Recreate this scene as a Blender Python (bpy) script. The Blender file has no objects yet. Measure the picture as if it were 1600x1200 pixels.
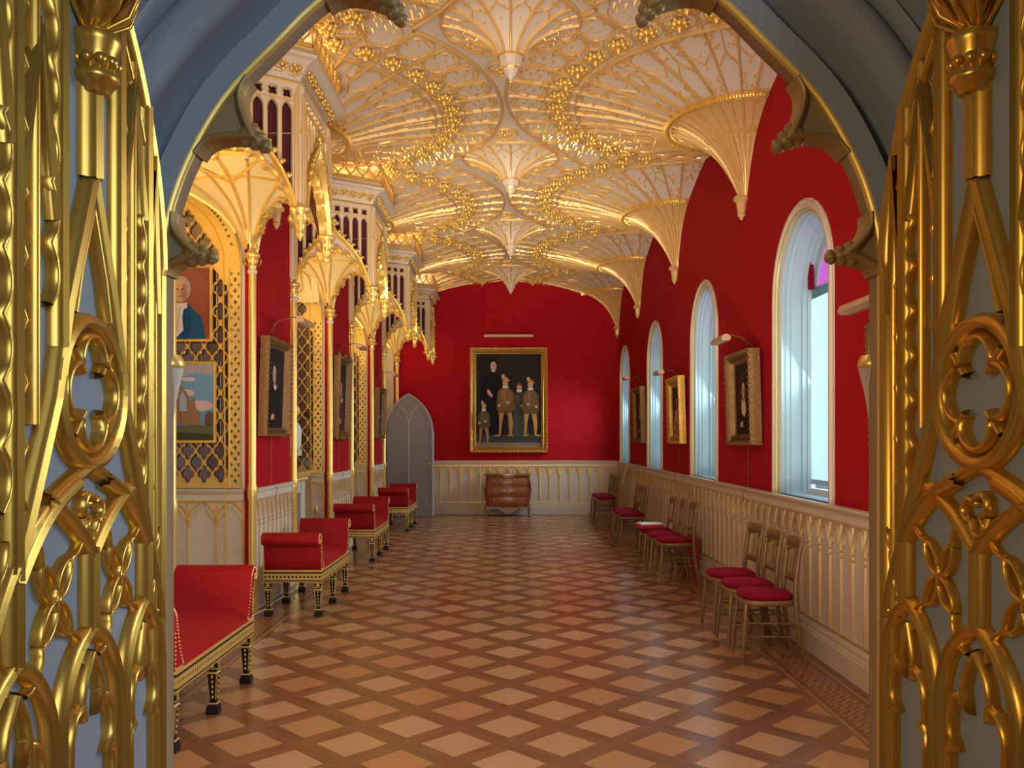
import bpy, math, random
from mathutils import Vector, Matrix
from mathutils.geometry import tessellate_polygon
from math import pi, sin, cos, sqrt, atan2
random.seed(7)
S = bpy.context.scene
COL = S.collection
R = math.radians

# ---------------------------------------------------------------- camera, world, exposure, lights
cam_d = bpy.data.cameras.new('camera'); cam = bpy.data.objects.new('camera', cam_d); COL.objects.link(cam)
cam.location = (0, 0, 1.6); cam.rotation_euler = (R(90), 0, 0)
cam_d.lens = 30; cam_d.sensor_width = 36; cam_d.shift_x = .00125; cam_d.shift_y = .0531; cam_d.clip_start = .05
S.camera = cam
S.view_settings.view_transform = 'Standard'; S.view_settings.look = 'None'
S.view_settings.gamma = 1; S.view_settings.use_curve_mapping = False
S.view_settings.exposure = 0.04
S.cycles.max_bounces = 8; S.cycles.diffuse_bounces = 4; S.cycles.glossy_bounces = 4
S.cycles.sample_clamp_indirect = 4
S.cycles.use_denoising = True
W = bpy.data.worlds.new('world'); S.world = W; W.use_nodes = True
W.node_tree.nodes['Background'].inputs[0].default_value = (.55, .70, .95, 1)
W.node_tree.nodes['Background'].inputs[1].default_value = .35

def area(name, loc, target, sx, sy, power, color, spread=None):
    l = bpy.data.lights.new(name, 'AREA'); l.shape = 'RECTANGLE'; l.size = sx; l.size_y = sy
    l.energy = power; l.color = color
    if spread: l.spread = R(spread)
    o = bpy.data.objects.new(name, l); COL.objects.link(o); o.location = loc
    d = Vector(target) - Vector(loc); o.rotation_euler = d.to_track_quat('-Z', 'Y').to_euler()
    return o
def point(name, loc, power, color, rad=.08):
    l = bpy.data.lights.new(name, 'POINT'); l.energy = power; l.color = color; l.shadow_soft_size = rad
    o = bpy.data.objects.new(name, l); COL.objects.link(o); o.location = loc
    return o
XL, XR, YN, YF = -2.42, 2.29, 1.845, 18.06
NICHE = [3.5, 6.95, 10.35, 13.75, 17.02]          # centres of the recesses in the inner wall
NH, XB = .98, -3.5                                # half width, back of a recess
WIN = [3.3, 6.72, 10.1, 13.53, 17.07]             # window centres
WARM = (1, .74, .42); SOFT = (1, .86, .68); DAY = (.72, .88, 1)
# the lobby behind the camera: a tall window and a warm lamp
area('lobby_window_light', (2.2, -2.2, 2.6), (-.4, 1.6, 1.6), 1.6, 2.2, 68, (.72, .86, 1))
area('lobby_lamp_light', (-1.9, -1.0, 2.3), (.7, 1.4, 1.5), .5, .5, 26, (1, .70, .36))
# gallery: added fill lights at the entrance without fixtures, lamps above each canopy and inside each recess
area('entrance_wall_fill', (0, 2.0, 3.75), (0, 12, 2.0), 3.4, 1.3, 85, SOFT)  # invented fill above the doorway, out of view, brightens the hall
area('entrance_floor_fill', (0, 3.0, .12), (0, 11.5, 4.9), 2.6, 1.0, 72, SOFT, 70)  # added fill below the view, there to brighten the ceiling
area('far_ceiling_fill', (0, 3.4, .12), (0, 15, 4.9), 2.4, .8, 45, SOFT, 40)  # second added fill, also unseen, aimed at the deeper ceiling
for c in NICHE:
    area('canopy_uplight', (-1.98, c, 4.60), (-1.0, c, 6), .4, .8, 6, WARM)
    area('recess_lamp', (-2.95, c - .70, 2.75), (-2.55, c - .25, 3.95), .5, .3, 12, (1, .70, .27), 130)
for c in WIN:
    area('window_daylight', (2.545, c, 2.1), (0, c, .9), 1.1, 1.6, 46, DAY, 110)

# ---------------------------------------------------------------- materials
def mat(name, col, rough=.5, metal=0, spec=None, emis=None, es=0, noise=None, bump=None, coat=0, sheen=0):
    m = bpy.data.materials.new(name); m.use_nodes = True
    nt = m.node_tree; b = nt.nodes['Principled BSDF']
    b.inputs['Base Color'].default_value = (*col, 1); b.inputs['Roughness'].default_value = rough
    b.inputs['Metallic'].default_value = metal
    if spec is not None: b.inputs['Specular IOR Level'].default_value = spec
    if coat: b.inputs['Coat Weight'].default_value = coat; b.inputs['Coat Roughness'].default_value = .12
    if sheen: b.inputs['Sheen Weight'].default_value = sheen; b.inputs['Sheen Roughness'].default_value = .4; b.inputs['Sheen Tint'].default_value = (*[min(1, c * 1.5 + .1) for c in col], 1)
    if emis: b.inputs['Emission Color'].default_value = (*emis, 1); b.inputs['Emission Strength'].default_value = es
    tc = nt.nodes.new('ShaderNodeTexCoord')
    if noise:
        sc, amt = noise[:2]; st = noise[2] if len(noise) > 2 else (1, 1, 1)
        mp = nt.nodes.new('ShaderNodeMapping'); mp.inputs['Scale'].default_value = st
        nz = nt.nodes.new('ShaderNodeTexNoise'); nz.inputs['Scale'].default_value = sc; nz.inputs['Detail'].default_value = 4
        nt.links.new(tc.outputs['Object'], mp.inputs['Vector']); nt.links.new(mp.outputs[0], nz.inputs['Vector'])
        mx = nt.nodes.new('ShaderNodeMixRGB'); mx.inputs[1].default_value = (*[c * (1 - amt) for c in col], 1)
        mx.inputs[2].default_value = (*[min(1, c * (1 + amt)) for c in col], 1)
        nt.links.new(nz.outputs['Fac'], mx.inputs[0]); nt.links.new(mx.outputs[0], b.inputs['Base Color'])
    if bump:
        n2 = nt.nodes.new('ShaderNodeTexNoise'); n2.inputs['Scale'].default_value = bump[0]; n2.inputs['Detail'].default_value = 3
        bp = nt.nodes.new('ShaderNodeBump'); bp.inputs['Strength'].default_value = bump[1]; bp.inputs['Distance'].default_value = .01
        nt.links.new(tc.outputs['Object'], n2.inputs['Vector'])
        nt.links.new(n2.outputs['Fac'], bp.inputs['Height']); nt.links.new(bp.outputs[0], b.inputs['Normal'])
    return m
M = {}
M['red'] = mat('red damask wall', (.43, .007, .014), .8, spec=.12, noise=(5, .10), bump=(160, .35))
M['lobby'] = mat('lobby wall grey brown', (.20, .17, .15), .7, spec=.2)
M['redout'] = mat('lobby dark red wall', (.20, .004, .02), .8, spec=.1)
M['cream'] = mat('cream paint', (.70, .62, .50), .5, spec=.3, noise=(3, .05))
M['boss'] = mat('dull bronze leaf', (.42, .29, .11), .5, .4)
M['rib'] = mat('gilt washed rib', (.80, .55, .22), .38, .32, noise=(12, .10))
M['dadog'] = mat('dull gilded moulding', (.64, .47, .24), .45, .25)
M['cone'] = mat('gilded cone plaster', (.72, .50, .22), .45, .2, noise=(6, .08))
M['vault'] = mat('ceiling plaster', (.72, .63, .53), .6, spec=.25, noise=(2, .05))
M['nvault'] = mat('recess vault cream', (.84, .68, .36), .5, spec=.3)
M['gold'] = mat('gold leaf', (.95, .66, .19), .37, .62, noise=(9, .10))
M['goldp'] = mat('pale gilded plaster', (.90, .66, .30), .36, .45, noise=(12, .10))
M['goldd'] = mat('door gilding', (.70, .42, .08), .33, .85, noise=(7, .15))
M['grey'] = mat('blue grey paint', (.30, .36, .43), .45, spec=.35, noise=(4, .05))
M['stone'] = mat('grey moulded arch', (.29, .34, .41), .5, spec=.3, noise=(5, .06))
M['cusp'] = mat('grey ochre cusp', (.36, .27, .16), .5, spec=.3)
M['doorg'] = mat('grey door paint', (.30, .29, .30), .55, spec=.3, noise=(4, .04))
M['doorl'] = mat('light grey door edge', (.46, .45, .46), .5)
M['bench'] = mat('crimson silk upholstery', (.33, .006, .010), .6, spec=.2, noise=(22, .3), bump=(70, .4), sheen=.1)
M['velvet'] = mat('crimson velvet', (.24, .002, .02), .8, spec=.1, noise=(14, .3), sheen=.2)
M['black'] = mat('black lacquer', (.012, .011, .012), .3, spec=.5)
M['chair'] = mat('dull gold chair paint', (.26, .16, .065), .38, .3, noise=(14, .12))
M['mirror'] = mat('looking glass', (.30, .25, .30), .05, .95)
M['pane'] = mat('dark glass with reflected red', (.10, .02, .035), .12, .2, spec=.7)  # purple base colour stands in for the red wall's reflection
M['white'] = mat('white enamel', (.8, .78, .74), .35)
M['reveal'] = mat('daylight tinted reveal', (.46, .66, .78), .5)  # blue of the window light is put into this colour
M['steel'] = mat('steel', (.5, .5, .5), .3, .9)
M['brown'] = mat('brown wood', (.24, .075, .028), .25, spec=.5, coat=.4, noise=(3, .35, (1, 1, 6)))
M['brownl'] = mat('inlaid brown wood', (.38, .125, .045), .25, spec=.5, coat=.4, noise=(5, .3, (1, 1, 5)))
M['bronze'] = mat('bronze mount', (.55, .36, .14), .4, .8)
M['lampm'] = mat('picture lamp buff metal', (.62, .42, .26), .4, .3)
M['frame'] = mat('antique gilt frame', (.25, .135, .045), .45, .5, noise=(30, .4), bump=(90, .6))
M['frameb'] = mat('bright gilt frame', (.62, .36, .08), .35, .7, noise=(25, .3), bump=(90, .5))
M['iron'] = mat('dark hearth', (.02, .02, .02), .6)
M['paper'] = mat('white paper', (.8, .8, .78), .6)
M['redbook'] = mat('red folder cover', (.45, .02, .02), .4)
_pc = {}
def pm(col, rough=.45):
    k = tuple(round(c, 3) for c in col)
    if k not in _pc: _pc[k] = mat('paint %d' % len(_pc), k, .6, spec=.12, noise=(18, .15))
    return _pc[k]
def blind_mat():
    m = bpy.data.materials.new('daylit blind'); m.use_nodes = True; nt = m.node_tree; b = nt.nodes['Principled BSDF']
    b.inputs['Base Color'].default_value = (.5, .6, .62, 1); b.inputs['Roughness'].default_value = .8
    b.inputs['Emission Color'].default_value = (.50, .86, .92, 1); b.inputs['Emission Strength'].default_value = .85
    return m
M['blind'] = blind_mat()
def stained():
    m = bpy.data.materials.new('stained glass'); m.use_nodes = True; nt = m.node_tree; b = nt.nodes['Principled BSDF']
    tc = nt.nodes.new('ShaderNodeTexCoord'); ck = nt.nodes.new('ShaderNodeTexChecker'); ck.inputs['Scale'].default_value = 26
    ck.inputs[1].default_value = (.9, .03, .12, 1); ck.inputs[2].default_value = (.08, .16, .95, 1)
    nt.links.new(tc.outputs['Object'], ck.inputs[0]); nt.links.new(ck.outputs[0], b.inputs['Emission Color'])
    nt.links.new(ck.outputs[0], b.inputs['Base Color']); b.inputs['Emission Strength'].default_value = 1.0
    return m
M['stained'] = stained()

class NX:
    """tiny node-math helper"""
    def __init__(s, nt): s.nt = nt
    def m(s, op, a, b=None, c=None):
        n = s.nt.nodes.new('ShaderNodeMath'); n.operation = op
        for i, v in enumerate((a, b, c)):
            if v is None: continue
            if isinstance(v, (int, float)): n.inputs[i].default_value = v
            else: s.nt.links.new(v, n.inputs[i])
        return n.outputs[0]
    def mix(s, f, a, b):
        n = s.nt.nodes.new('ShaderNodeMixRGB')
        for i, v in enumerate((f, a, b)):
            if isinstance(v, (int, float)): n.inputs[i].default_value = v
            elif isinstance(v, tuple): n.inputs[i].default_value = (*v, 1)
            else: s.nt.links.new(v, n.inputs[i])
        return n.outputs[0]
def floor_mat():
    m = bpy.data.materials.new('parquet'); m.use_nodes = True; nt = m.node_tree; b = nt.nodes['Principled BSDF']
    x = NX(nt); tc = nt.nodes.new('ShaderNodeTexCoord'); sp = nt.nodes.new('ShaderNodeSeparateXYZ')
    nt.links.new(tc.outputs['Object'], sp.inputs[0]); X, Y = sp.outputs[0], sp.outputs[1]
    p = .3876; q = 1 / (sqrt(2) * p)
    X0 = x.m('ADD', X, .558 - .548); Y0 = x.m('SUBTRACT', Y, 5.295)
    a = x.m('MULTIPLY', x.m('ADD', X0, Y0), q); c = x.m('MULTIPLY', x.m('SUBTRACT', Y0, X0), q)
    a = x.m('ADD', a, 40.5 ); c = x.m('ADD', c, 40.5 )
    ia, ic = x.m('FLOOR', a), x.m('FLOOR', c)
    fa, fc = x.m('ABSOLUTE', x.m('SUBTRACT', x.m('SUBTRACT', a, ia), .5)), x.m('ABSOLUTE', x.m('SUBTRACT', x.m('SUBTRACT', c, ic), .5))
    ha = .5 * .262 / p
    tile = x.m('MULTIPLY', x.m('LESS_THAN', fa, ha), x.m('LESS_THAN', fc, ha))
    cb = nt.nodes.new('ShaderNodeCombineXYZ'); nt.links.new(ia, cb.inputs[0]); nt.links.new(ic, cb.inputs[1])
    wn = nt.nodes.new('ShaderNodeTexWhiteNoise'); wn.noise_dimensions = '2D'; nt.links.new(cb.outputs[0], wn.inputs[0])
    def grain(rot, sc, st):
        mp = nt.nodes.new('ShaderNodeMapping'); mp.inputs['Rotation'].default_value = (0, 0, R(rot)); mp.inputs['Scale'].default_value = st
        nz = nt.nodes.new('ShaderNodeTexNoise'); nz.inputs['Scale'].default_value = sc; nz.inputs['Detail'].default_value = 5
        nt.links.new(tc.outputs['Object'], mp.inputs[0]); nt.links.new(mp.outputs[0], nz.inputs[0]); return nz.outputs['Fac']
    g1 = grain(45, 9, (1, 7, 1)); g2 = grain(-45, 9, (1, 9, 1)); g3 = grain(0, .7, (1, 1, 1))
    par = x.m('PINGPONG', ic, 1)                                   # rows of pale and rows of honey squares
    tcol = x.mix(x.m('GREATER_THAN', x.m('ADD', x.m('MULTIPLY', wn.outputs['Value'], .7), x.m('MULTIPLY', par, .3)), .5), (.52, .29, .145), (.44, .20, .072))
    tcol = x.mix(x.m('MULTIPLY', wn.outputs['Value'], .35), tcol, (.60, .36, .20))
    tcol = x.mix(x.m('MULTIPLY', x.m('SUBTRACT', g1, .40), .8), tcol, (.36, .15, .05))
    strapd = x.m('GREATER_THAN', fa, fc)
    par2 = x.m('PINGPONG', x.m('ADD', ia, ic), 1)
    sc1 = x.mix(x.m('ABSOLUTE', x.m('SUBTRACT', strapd, x.m('MULTIPLY', par2, .6))), (.22, .092, .040), (.145, .058, .027))
    scol = x.mix(x.m('MULTIPLY', g2, .9), sc1, (.27, .115, .045))
    field = x.mix(tile, scol, tcol)
    # border: distance from the field's middle line
    e = x.m('SUBTRACT', x.m('ABSOLUTE', x.m('ADD', X, .065)), 1.915)   # 0 at the field's edge
    zz = x.m('PINGPONG', x.m('MULTIPLY', Y, 1), .055)
    e2 = x.m('MULTIPLY', x.m('SUBTRACT', e, x.m('MULTIPLY', zz, 1.1)), 1)
    st = x.m('GREATER_THAN', x.m('PINGPONG', x.m('ADD', e2, 10), .028), .016)
    zig = x.m('MULTIPLY', x.m('GREATER_THAN', e, .07), x.m('LESS_THAN', e, .27))
    bcol = x.mix(x.m('MULTIPLY', zig, st), (.17, .065, .026), (.46, .22, .09))
    line = x.m('ADD', x.m('MULTIPLY', x.m('GREATER_THAN', e, .012), x.m('LESS_THAN', e, .04)), x.m('MULTIPLY', x.m('GREATER_THAN', e, .30), x.m('LESS_THAN', e, .325)))
    bcol = x.mix(line, bcol, (.40, .18, .07))
    bcol = x.mix(x.m('MULTIPLY', g2, .35), bcol, (.2, .08, .03))
    far = x.m('GREATER_THAN', Y, 17.45)
    isb = x.m('MAXIMUM', x.m('GREATER_THAN', e, 0), far)
    bcol = x.mix(x.m('MULTIPLY', far, x.m('LESS_THAN', e, 0)), bcol, (.19, .075, .03))
    nm = x.mix(isb, field, bcol)
    nm = x.mix(x.m('MULTIPLY', x.m('SUBTRACT', g3, .5), .5), nm, (.2, .1, .05))
    nt.links.new(nm, b.inputs['Base Color'])
    rg = x.m('ADD', .16, x.m('MULTIPLY', g3, .22)); nt.links.new(rg, b.inputs['Roughness'])
    b.inputs['Specular IOR Level'].default_value = .5; b.inputs['Coat Weight'].default_value = .25; b.inputs['Coat Roughness'].default_value = .18
    return m
M['floor'] = floor_mat()

# ---------------------------------------------------------------- mesh helpers
class MB:
    def __init__(s): s.v = []; s.f = []; s.mi = []; s.sm = []; s.mats = []; s.cur = 0; s.smooth = False
    def use(s, m, smooth=None):
        m = M[m] if isinstance(m, str) else m
        if m not in s.mats: s.mats.append(m)
        s.cur = s.mats.index(m)
        if smooth is not None: s.smooth = smooth
        return s
    def add(s, vs, fs):
        n = len(s.v); s.v += [tuple(v) for v in vs]
        for f in fs: s.f.append([n + i for i in f]); s.mi.append(s.cur); s.sm.append(s.smooth)
    def box(s, lo, hi, T=None):
        x0, y0, z0 = lo; x1, y1, z1 = hi
        vs = [Vector(p) for p in ((x0,y0,z0),(x1,y0,z0),(x1,y1,z0),(x0,y1,z0),(x0,y0,z1),(x1,y0,z1),(x1,y1,z1),(x0,y1,z1))]
        if T: vs = [T @ v for v in vs]
        s.add(vs, [(0,3,2,1),(4,5,6,7),(0,1,5,4),(1,2,6,5),(2,3,7,6),(3,0,4,7)])
    def grid(s, rows, closed=False):
        n = len(rows[0]); vs = [p for r in rows for p in r]; fs = []
        for i in range(len(rows) - 1):
            for j in range(n if closed else n - 1):
                k = (j + 1) % n; fs.append((i*n+j, i*n+k, (i+1)*n+k, (i+1)*n+j))
        s.add(vs, fs)
    def lathe(s, prof, c=(0,0,0), n=12, T=None, a0=0, caps=True):
        rows = []
        for r, z in prof:
            row = [Vector((r*cos(a0+2*pi*k/n), r*sin(a0+2*pi*k/n), z)) for k in range(n)]
            rows.append([(T @ p if T else p) + Vector(c) for p in row])
        s.grid(rows, True)
        if caps:
            s.add(rows[0], [tuple(range(n))]); s.add(rows[-1], [tuple(range(n))])
    def tube(s, pts, r, n=6, r1=None):
        pts = [Vector(p) for p in pts]; rows = []; up = None
        for i, p in enumerate(pts):
            t = (pts[min(i+1, len(pts)-1)] - pts[max(i-1, 0)]).normalized()
            if up is None: up = Vector((0,0,1)) if abs(t.z) < .9 else Vector((1,0,0))
            a = t.cross(up).normalized(); b = a.cross(t).normalized(); up = b
            f = i / (len(pts) - 1); q = r if not callable(r) else r(f)
            if r1 is not None: q = r + (r1 - r) * f
            rows.append([p + a*q*cos(2*pi*k/n) + b*q*sin(2*pi*k/n) for k in range(n)])
        s.grid(rows, True); s.add(rows[0], [tuple(range(n))]); s.add(rows[-1], [tuple(range(n))])
    def ball(s, c, r, n=6, m=4, sc=(1,1,1)):
        c = Vector(c); rows = []
        for i in range(m + 1):
            a = -pi/2 + pi * i / m; rr = cos(a) * r + 1e-5
            rows.append([c + Vector((rr*cos(2*pi*k/n)*sc[0], rr*sin(2*pi*k/n)*sc[1], r*sin(a)*sc[2])) for k in range(n)])
        s.grid(rows, True)
    def sweep(s, pts, wid, h, F, w0=0, closed=False, prof='r', valid=None):
        """a raised moulding along a 2-D path, on the surface that F maps to"""
        PR = {'r': [(-.5, 0), (-.14, 1), (.14, 1), (.5, 0)],
              'm': [(-.5, 0), (-.5, .35), (-.28, .45), (-.17, 1), (.17, 1), (.28, .45), (.5, .35), (.5, 0)],
              'b': [(-.5, 0), (-.5, .7), (-.25, 1), (.25, 1), (.5, .7), (.5, 0), (-.5, 0)],
              'o': [(-.5, 0), (-.46, .5), (-.25, .85), (0, 1), (.25, .85), (.46, .5), (.5, 0)],
              'd': [(-.5, 0), (-.5, .3), (-.36, .42), (-.3, .8), (-.12, .72), (0, 1), (.12, .72), (.3, .8), (.36, .42), (.5, .3), (.5, 0)]}[prof]
        n = len(pts); rows = []; run = []
        for i in range(n):
            p = pts[i]
            a = pts[(i-1) % n] if (closed or i > 0) else p; b = pts[(i+1) % n] if (closed or i < n-1) else p
            d1 = (p[0]-a[0], p[1]-a[1]); d2 = (b[0]-p[0], b[1]-p[1])
            l1 = math.hypot(*d1) or 1e-9; l2 = math.hypot(*d2) or 1e-9
            if a is p: d1, l1 = d2, l2
            if b is p: d2, l2 = d1, l1
            n1 = (-d1[1]/l1, d1[0]/l1); n2 = (-d2[1]/l2, d2[0]/l2)
            m = (n1[0]+n2[0], n1[1]+n2[1]); lm = math.hypot(*m)
            if lm < .3: m = n1; k = 1
            else: m = (m[0]/lm, m[1]/lm); k = 1 / max(.5, m[0]*n1[0]+m[1]*n1[1])
            row = [F(p[0]+m[0]*o*wid*k, p[1]+m[1]*o*wid*k, w0+q*h) for o, q in PR]
            if valid and not valid(F(p[0], p[1], 0)):
                if len(run) > 1: rows.append(run)
                run = []
            else: run.append(row)
        if closed and not valid: run.append(run[0])
        if len(run) > 1: rows.append(run)
        for r in rows: s.grid(r)
    def plate(s, outer, holes, F, w0, w1):
        """a flat board with openings, from depth w0 to w1"""
        polys = [outer] + holes
        tr = tessellate_polygon([[Vector((p[0], p[1], 0)) for p in q] for q in polys])
        flat = [p for q in polys for p in q]; n = len(flat)
        s.add([F(p[0], p[1], w1) for p in flat] + [F(p[0], p[1], w0) for p in flat],
              [tuple(t) for t in tr] + [tuple(n + i for i in t) for t in tr])
        k = 0
        for q in polys:
            m = len(q); s.add([F(p[0], p[1], w) for w in (w0, w1) for p in q], [(i, (i+1) % m, m + (i+1) % m, m + i) for i in range(m)])
    def build(s, name, parent=None, loc=None):
        me = bpy.data.meshes.new(name); me.from_pydata(s.v, [], s.f)
        for m in s.mats: me.materials.append(m)
        me.polygons.foreach_set('material_index', s.mi); me.polygons.foreach_set('use_smooth', s.sm); me.update()
        o = bpy.data.objects.new(name, me); COL.objects.link(o)
        if parent: o.parent = parent
        if loc: o.location = loc
        return o
def plane(o, U, V, N):
    o, U, V, N = map(Vector, (o, U, V, N))
    return lambda u, v, w: o + U*u + V*v + N*w
def empty(name, loc=(0,0,0), rz=0, label=None, cat=None, group=None, kind=None):
    o = bpy.data.objects.new(name, None); COL.objects.link(o); o.location = loc; o.rotation_euler.z = rz
    o.empty_display_size = .1
    return tag(o, label, cat, group, kind)
def tag(o, label=None, cat=None, group=None, kind=None):
    if label: o['label'] = label
    if cat: o['category'] = cat
    if group: o['group'] = group
    if kind: o['kind'] = kind
    return o
def copy_tree(o, parent=None):
    c = o.copy(); COL.objects.link(c)
    if parent: c.parent = parent
    for ch in [x for x in list(bpy.data.objects) if x.parent == o and x is not c]: copy_tree(ch, c)
    return c
# 2-D curves
def arc(cx, cy, r, a0, a1, n=8): return [(cx + r*cos(R(a0+(a1-a0)*i/n)), cy + r*sin(R(a0+(a1-a0)*i/n))) for i in range(n+1)]
def circ(cx, cy, r, n=20): return arc(cx, cy, r, 0, 360, n)[:-1]
def quatre(cx, cy, r, n=5, rot=0, sy=1, lobes=4):
    """foiled outline"""
    out = []
    for k in range(lobes):
        a = 360/lobes*k + rot; lx, ly = cx + r*.52*cos(R(a)), cy + r*.52*sy*sin(R(a)); g = pi/lobes; q_ = .52*cos(g); rho = q_ + sqrt(max(0, q_*q_ - .04)); hw = math.degrees(atan2(rho*sin(g), rho*cos(g) - .52))
        out += [(lx + r*.48*cos(R(a-hw+2*hw*i/n)), ly + r*.48*sy*sin(R(a-hw+2*hw*i/n))) for i in range(n+1)]
    return out
def parch(x0, x1, y, rise, n=7):
    """pointed arch from (x0,y) over to (x1,y)"""
    w = (x1-x0)/2; c = (x0+x1)/2; rise = max(rise, w*1.001); rad = (rise*rise + w*w) / (2*w)
    a1 = math.asin(min(1, rise/rad)); L = [(x0 + rad - rad*cos(a1*i/n), y + rad*sin(a1*i/n)) for i in range(n+1)]
    return L + [(2*c - p[0], p[1]) for p in reversed(L[:-1])]
def lancet(x0, x1, y0, y1, rise): return [(x0, y0)] + parch(x0, x1, y1 - rise, rise, 4) + [(x1, y0)]
def scallop(pts, bulge, n=5, side=1):
    """turn a coarse path into a row of lobes"""
    out = []
    for a, b in zip(pts[:-1], pts[1:]):
        dx, dy = b[0]-a[0], b[1]-a[1]; l_ = math.hypot(dx, dy)
        for i in range(n): t = i/n; k = side*bulge/l_*sin(pi*t)**.6 if t > 0 else 0; out.append((a[0]+dx*t - dy*k, a[1]+dy*t + dx*k))
    return out + [pts[-1]]
def resample(ctrl, n=6):
    """Catmull-Rom through the control points"""
    out = []
    P = [ctrl[0]] + list(ctrl) + [ctrl[-1]]
    for i in range(1, len(P)-2):
        for k in range(n):
            t = k/n; p0, p1, p2, p3 = P[i-1:i+3]
            out.append(tuple(.5*((2*b)+(c-a)*t+(2*a-5*b+4*c-d)*t*t+(-a+3*b-3*c+d)*t**3) for a, b, c, d in zip(p0, p1, p2, p3)))
    return out + [tuple(ctrl[-1])]
def leafy(mb, p, out, side, L, wd):
    """a small curled leaf lobe springing from p"""
    p, out, side = Vector(p), Vector(out).normalized(), Vector(side).normalized(); up = out.cross(side).normalized()
    rows = []
    for i in range(4):
        t = i/3; w = wd*sin(pi*(.15+.8*t)); c = p + up*L*t + out*(.55*L*sin(pi*t*.9))
        rows.append([c - side*w, c + out*w*.5, c + side*w])
    mb.grid(rows)

# ================================================================ SETTING
# ---- floor
b = MB().use('floor'); b.box((-3.6, -4, -.06), (3.1, 18.2, 0)); fl = b.build('floor'); tag(fl, kind='structure')
for nm, lo, hi in (('wall_back', (-3.6, -4, 0), (3.1, -3.9, 3.9)), ('wall_lobby_left', (-3.05, -3.9, 0), (-2.95, 1.48, 3.9)), ('wall_lobby_right', (2.95, -3.9, 0), (3.05, 1.48, 3.9))):
    b = MB().use('lobby'); b.box(lo, hi); tag(b.build(nm), kind='structure')
b = MB().use('stone'); b.box((-3.05, -4, 3.9), (3.05, 1.48, 4.0)); tag(b.build('ceiling_lobby'), kind='structure')

# ---- ceiling surface: a cone-like profile around every corbel, the lower one wins
_PT = [(.04, 3.94), (.07, 4.02), (.12, 4.13), (.20, 4.27), (.30, 4.40), (.43, 4.51), (.58, 4.60), (.74, 4.66), (1.07, 4.755), (1.4, 4.83), (1.75, 4.885), (2.1, 4.925), (2.45, 4.945), (4.5, 4.95)]
_PS = resample(_PT, 12)
def P(r):
    if r <= _PS[0][0]: return _PS[0][1]
    lo, hi = 0, len(_PS) - 1
    while hi - lo > 1:
        m = (lo + hi) // 2
        if _PS[m][0] <= r: lo = m
        else: hi = m
    a, c = _PS[lo], _PS[hi]; t = (r - a[0]) / (c[0] - a[0]) if c[0] > a[0] else 0
    return a[1] + (c[1]-a[1]) * min(1, t)
FANS = [(XR, y, -1) for y in (1.5, 4.9, 8.3, 11.7, 15.1, YF)] + [(XL, y, 1) for y in (1.9, 5.25, 8.65, 12.05, 15.4, YF)]
PEND = [(0, y) for y in (3.5, 6.88, 10.16, 13.56, 16.98)]
def rmin(x, y): return min(math.hypot(x-f[0], y-f[1]) for f in FANS)
b = MB().use('vault', True)
nx, ny = 66, 230; rows = []
for i in range(nx + 1):
    x = XL + (XR - XL) * i / nx
    rows.append([(x, YN - .02 + (YF - YN + .04) * j / ny, P(max(rmin(x, YN + (YF - YN) * j / ny), .70)) + .003) for j in range(ny + 1)])
b.grid(rows)
ceil = b.build('ceiling'); tag(ceil, kind='structure')
def fan_F(C, s, th0):
    def F(u, v, w):
        r = max(u, .03); th = th0 + v / max(r, .05); er = Vector((s*cos(th), sin(th), 0))
        d = (P(r + .01) - P(r - .01)) / .02; n = Vector((er.x*d, er.y*d, -1)).normalized()
        return Vector((C[0], C[1], P(r))) + er*r + n*w
    return F
def fan_valid(C, s):
    def ok(p):
        if not (XL + .005 < p.x < XR - .005 and YN < p.y < YF - .01): return False
        r = math.hypot(p.x - C[0], p.y - C[1])
        if rmin(p.x, p.y) < r - .02: return False
        return all(math.hypot(p.x - q[0], p.y - q[1]) > .56 for q in PEND)
    return ok
def crocket(b, F, u, v, sz):
    c, t = F(u, v, 0), F(u + sz*.5, v, sz*1.5)
    b.add([F(u-sz*.6, v, 0), F(u, v-sz*.5, .0), F(u+sz*.6, v, 0), F(u, v+sz*.5, 0), t], [(0,1,4),(1,2,4),(2,3,4),(3,0,4)])
def flower(r=.075):
    b = MB().use('gold', True)
    for k in range(7):
        a = 2*pi*k/7; b.ball((r*.62*cos(a), r*.62*sin(a), -.018), r*.36, 6, 4, (1, 1, .7))
    b.ball((0, 0, -.035), r*.36, 6, 4)
    for k in range(7):
        a = 2*pi*(k+.5)/7; b.ball((r*.95*cos(a), r*.95*sin(a), -.008), r*.22, 5, 3)
    return b
_fl = flower().build('rosette'); _flm = _fl.data; bpy.data.objects.remove(_fl)
NR = 20
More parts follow.
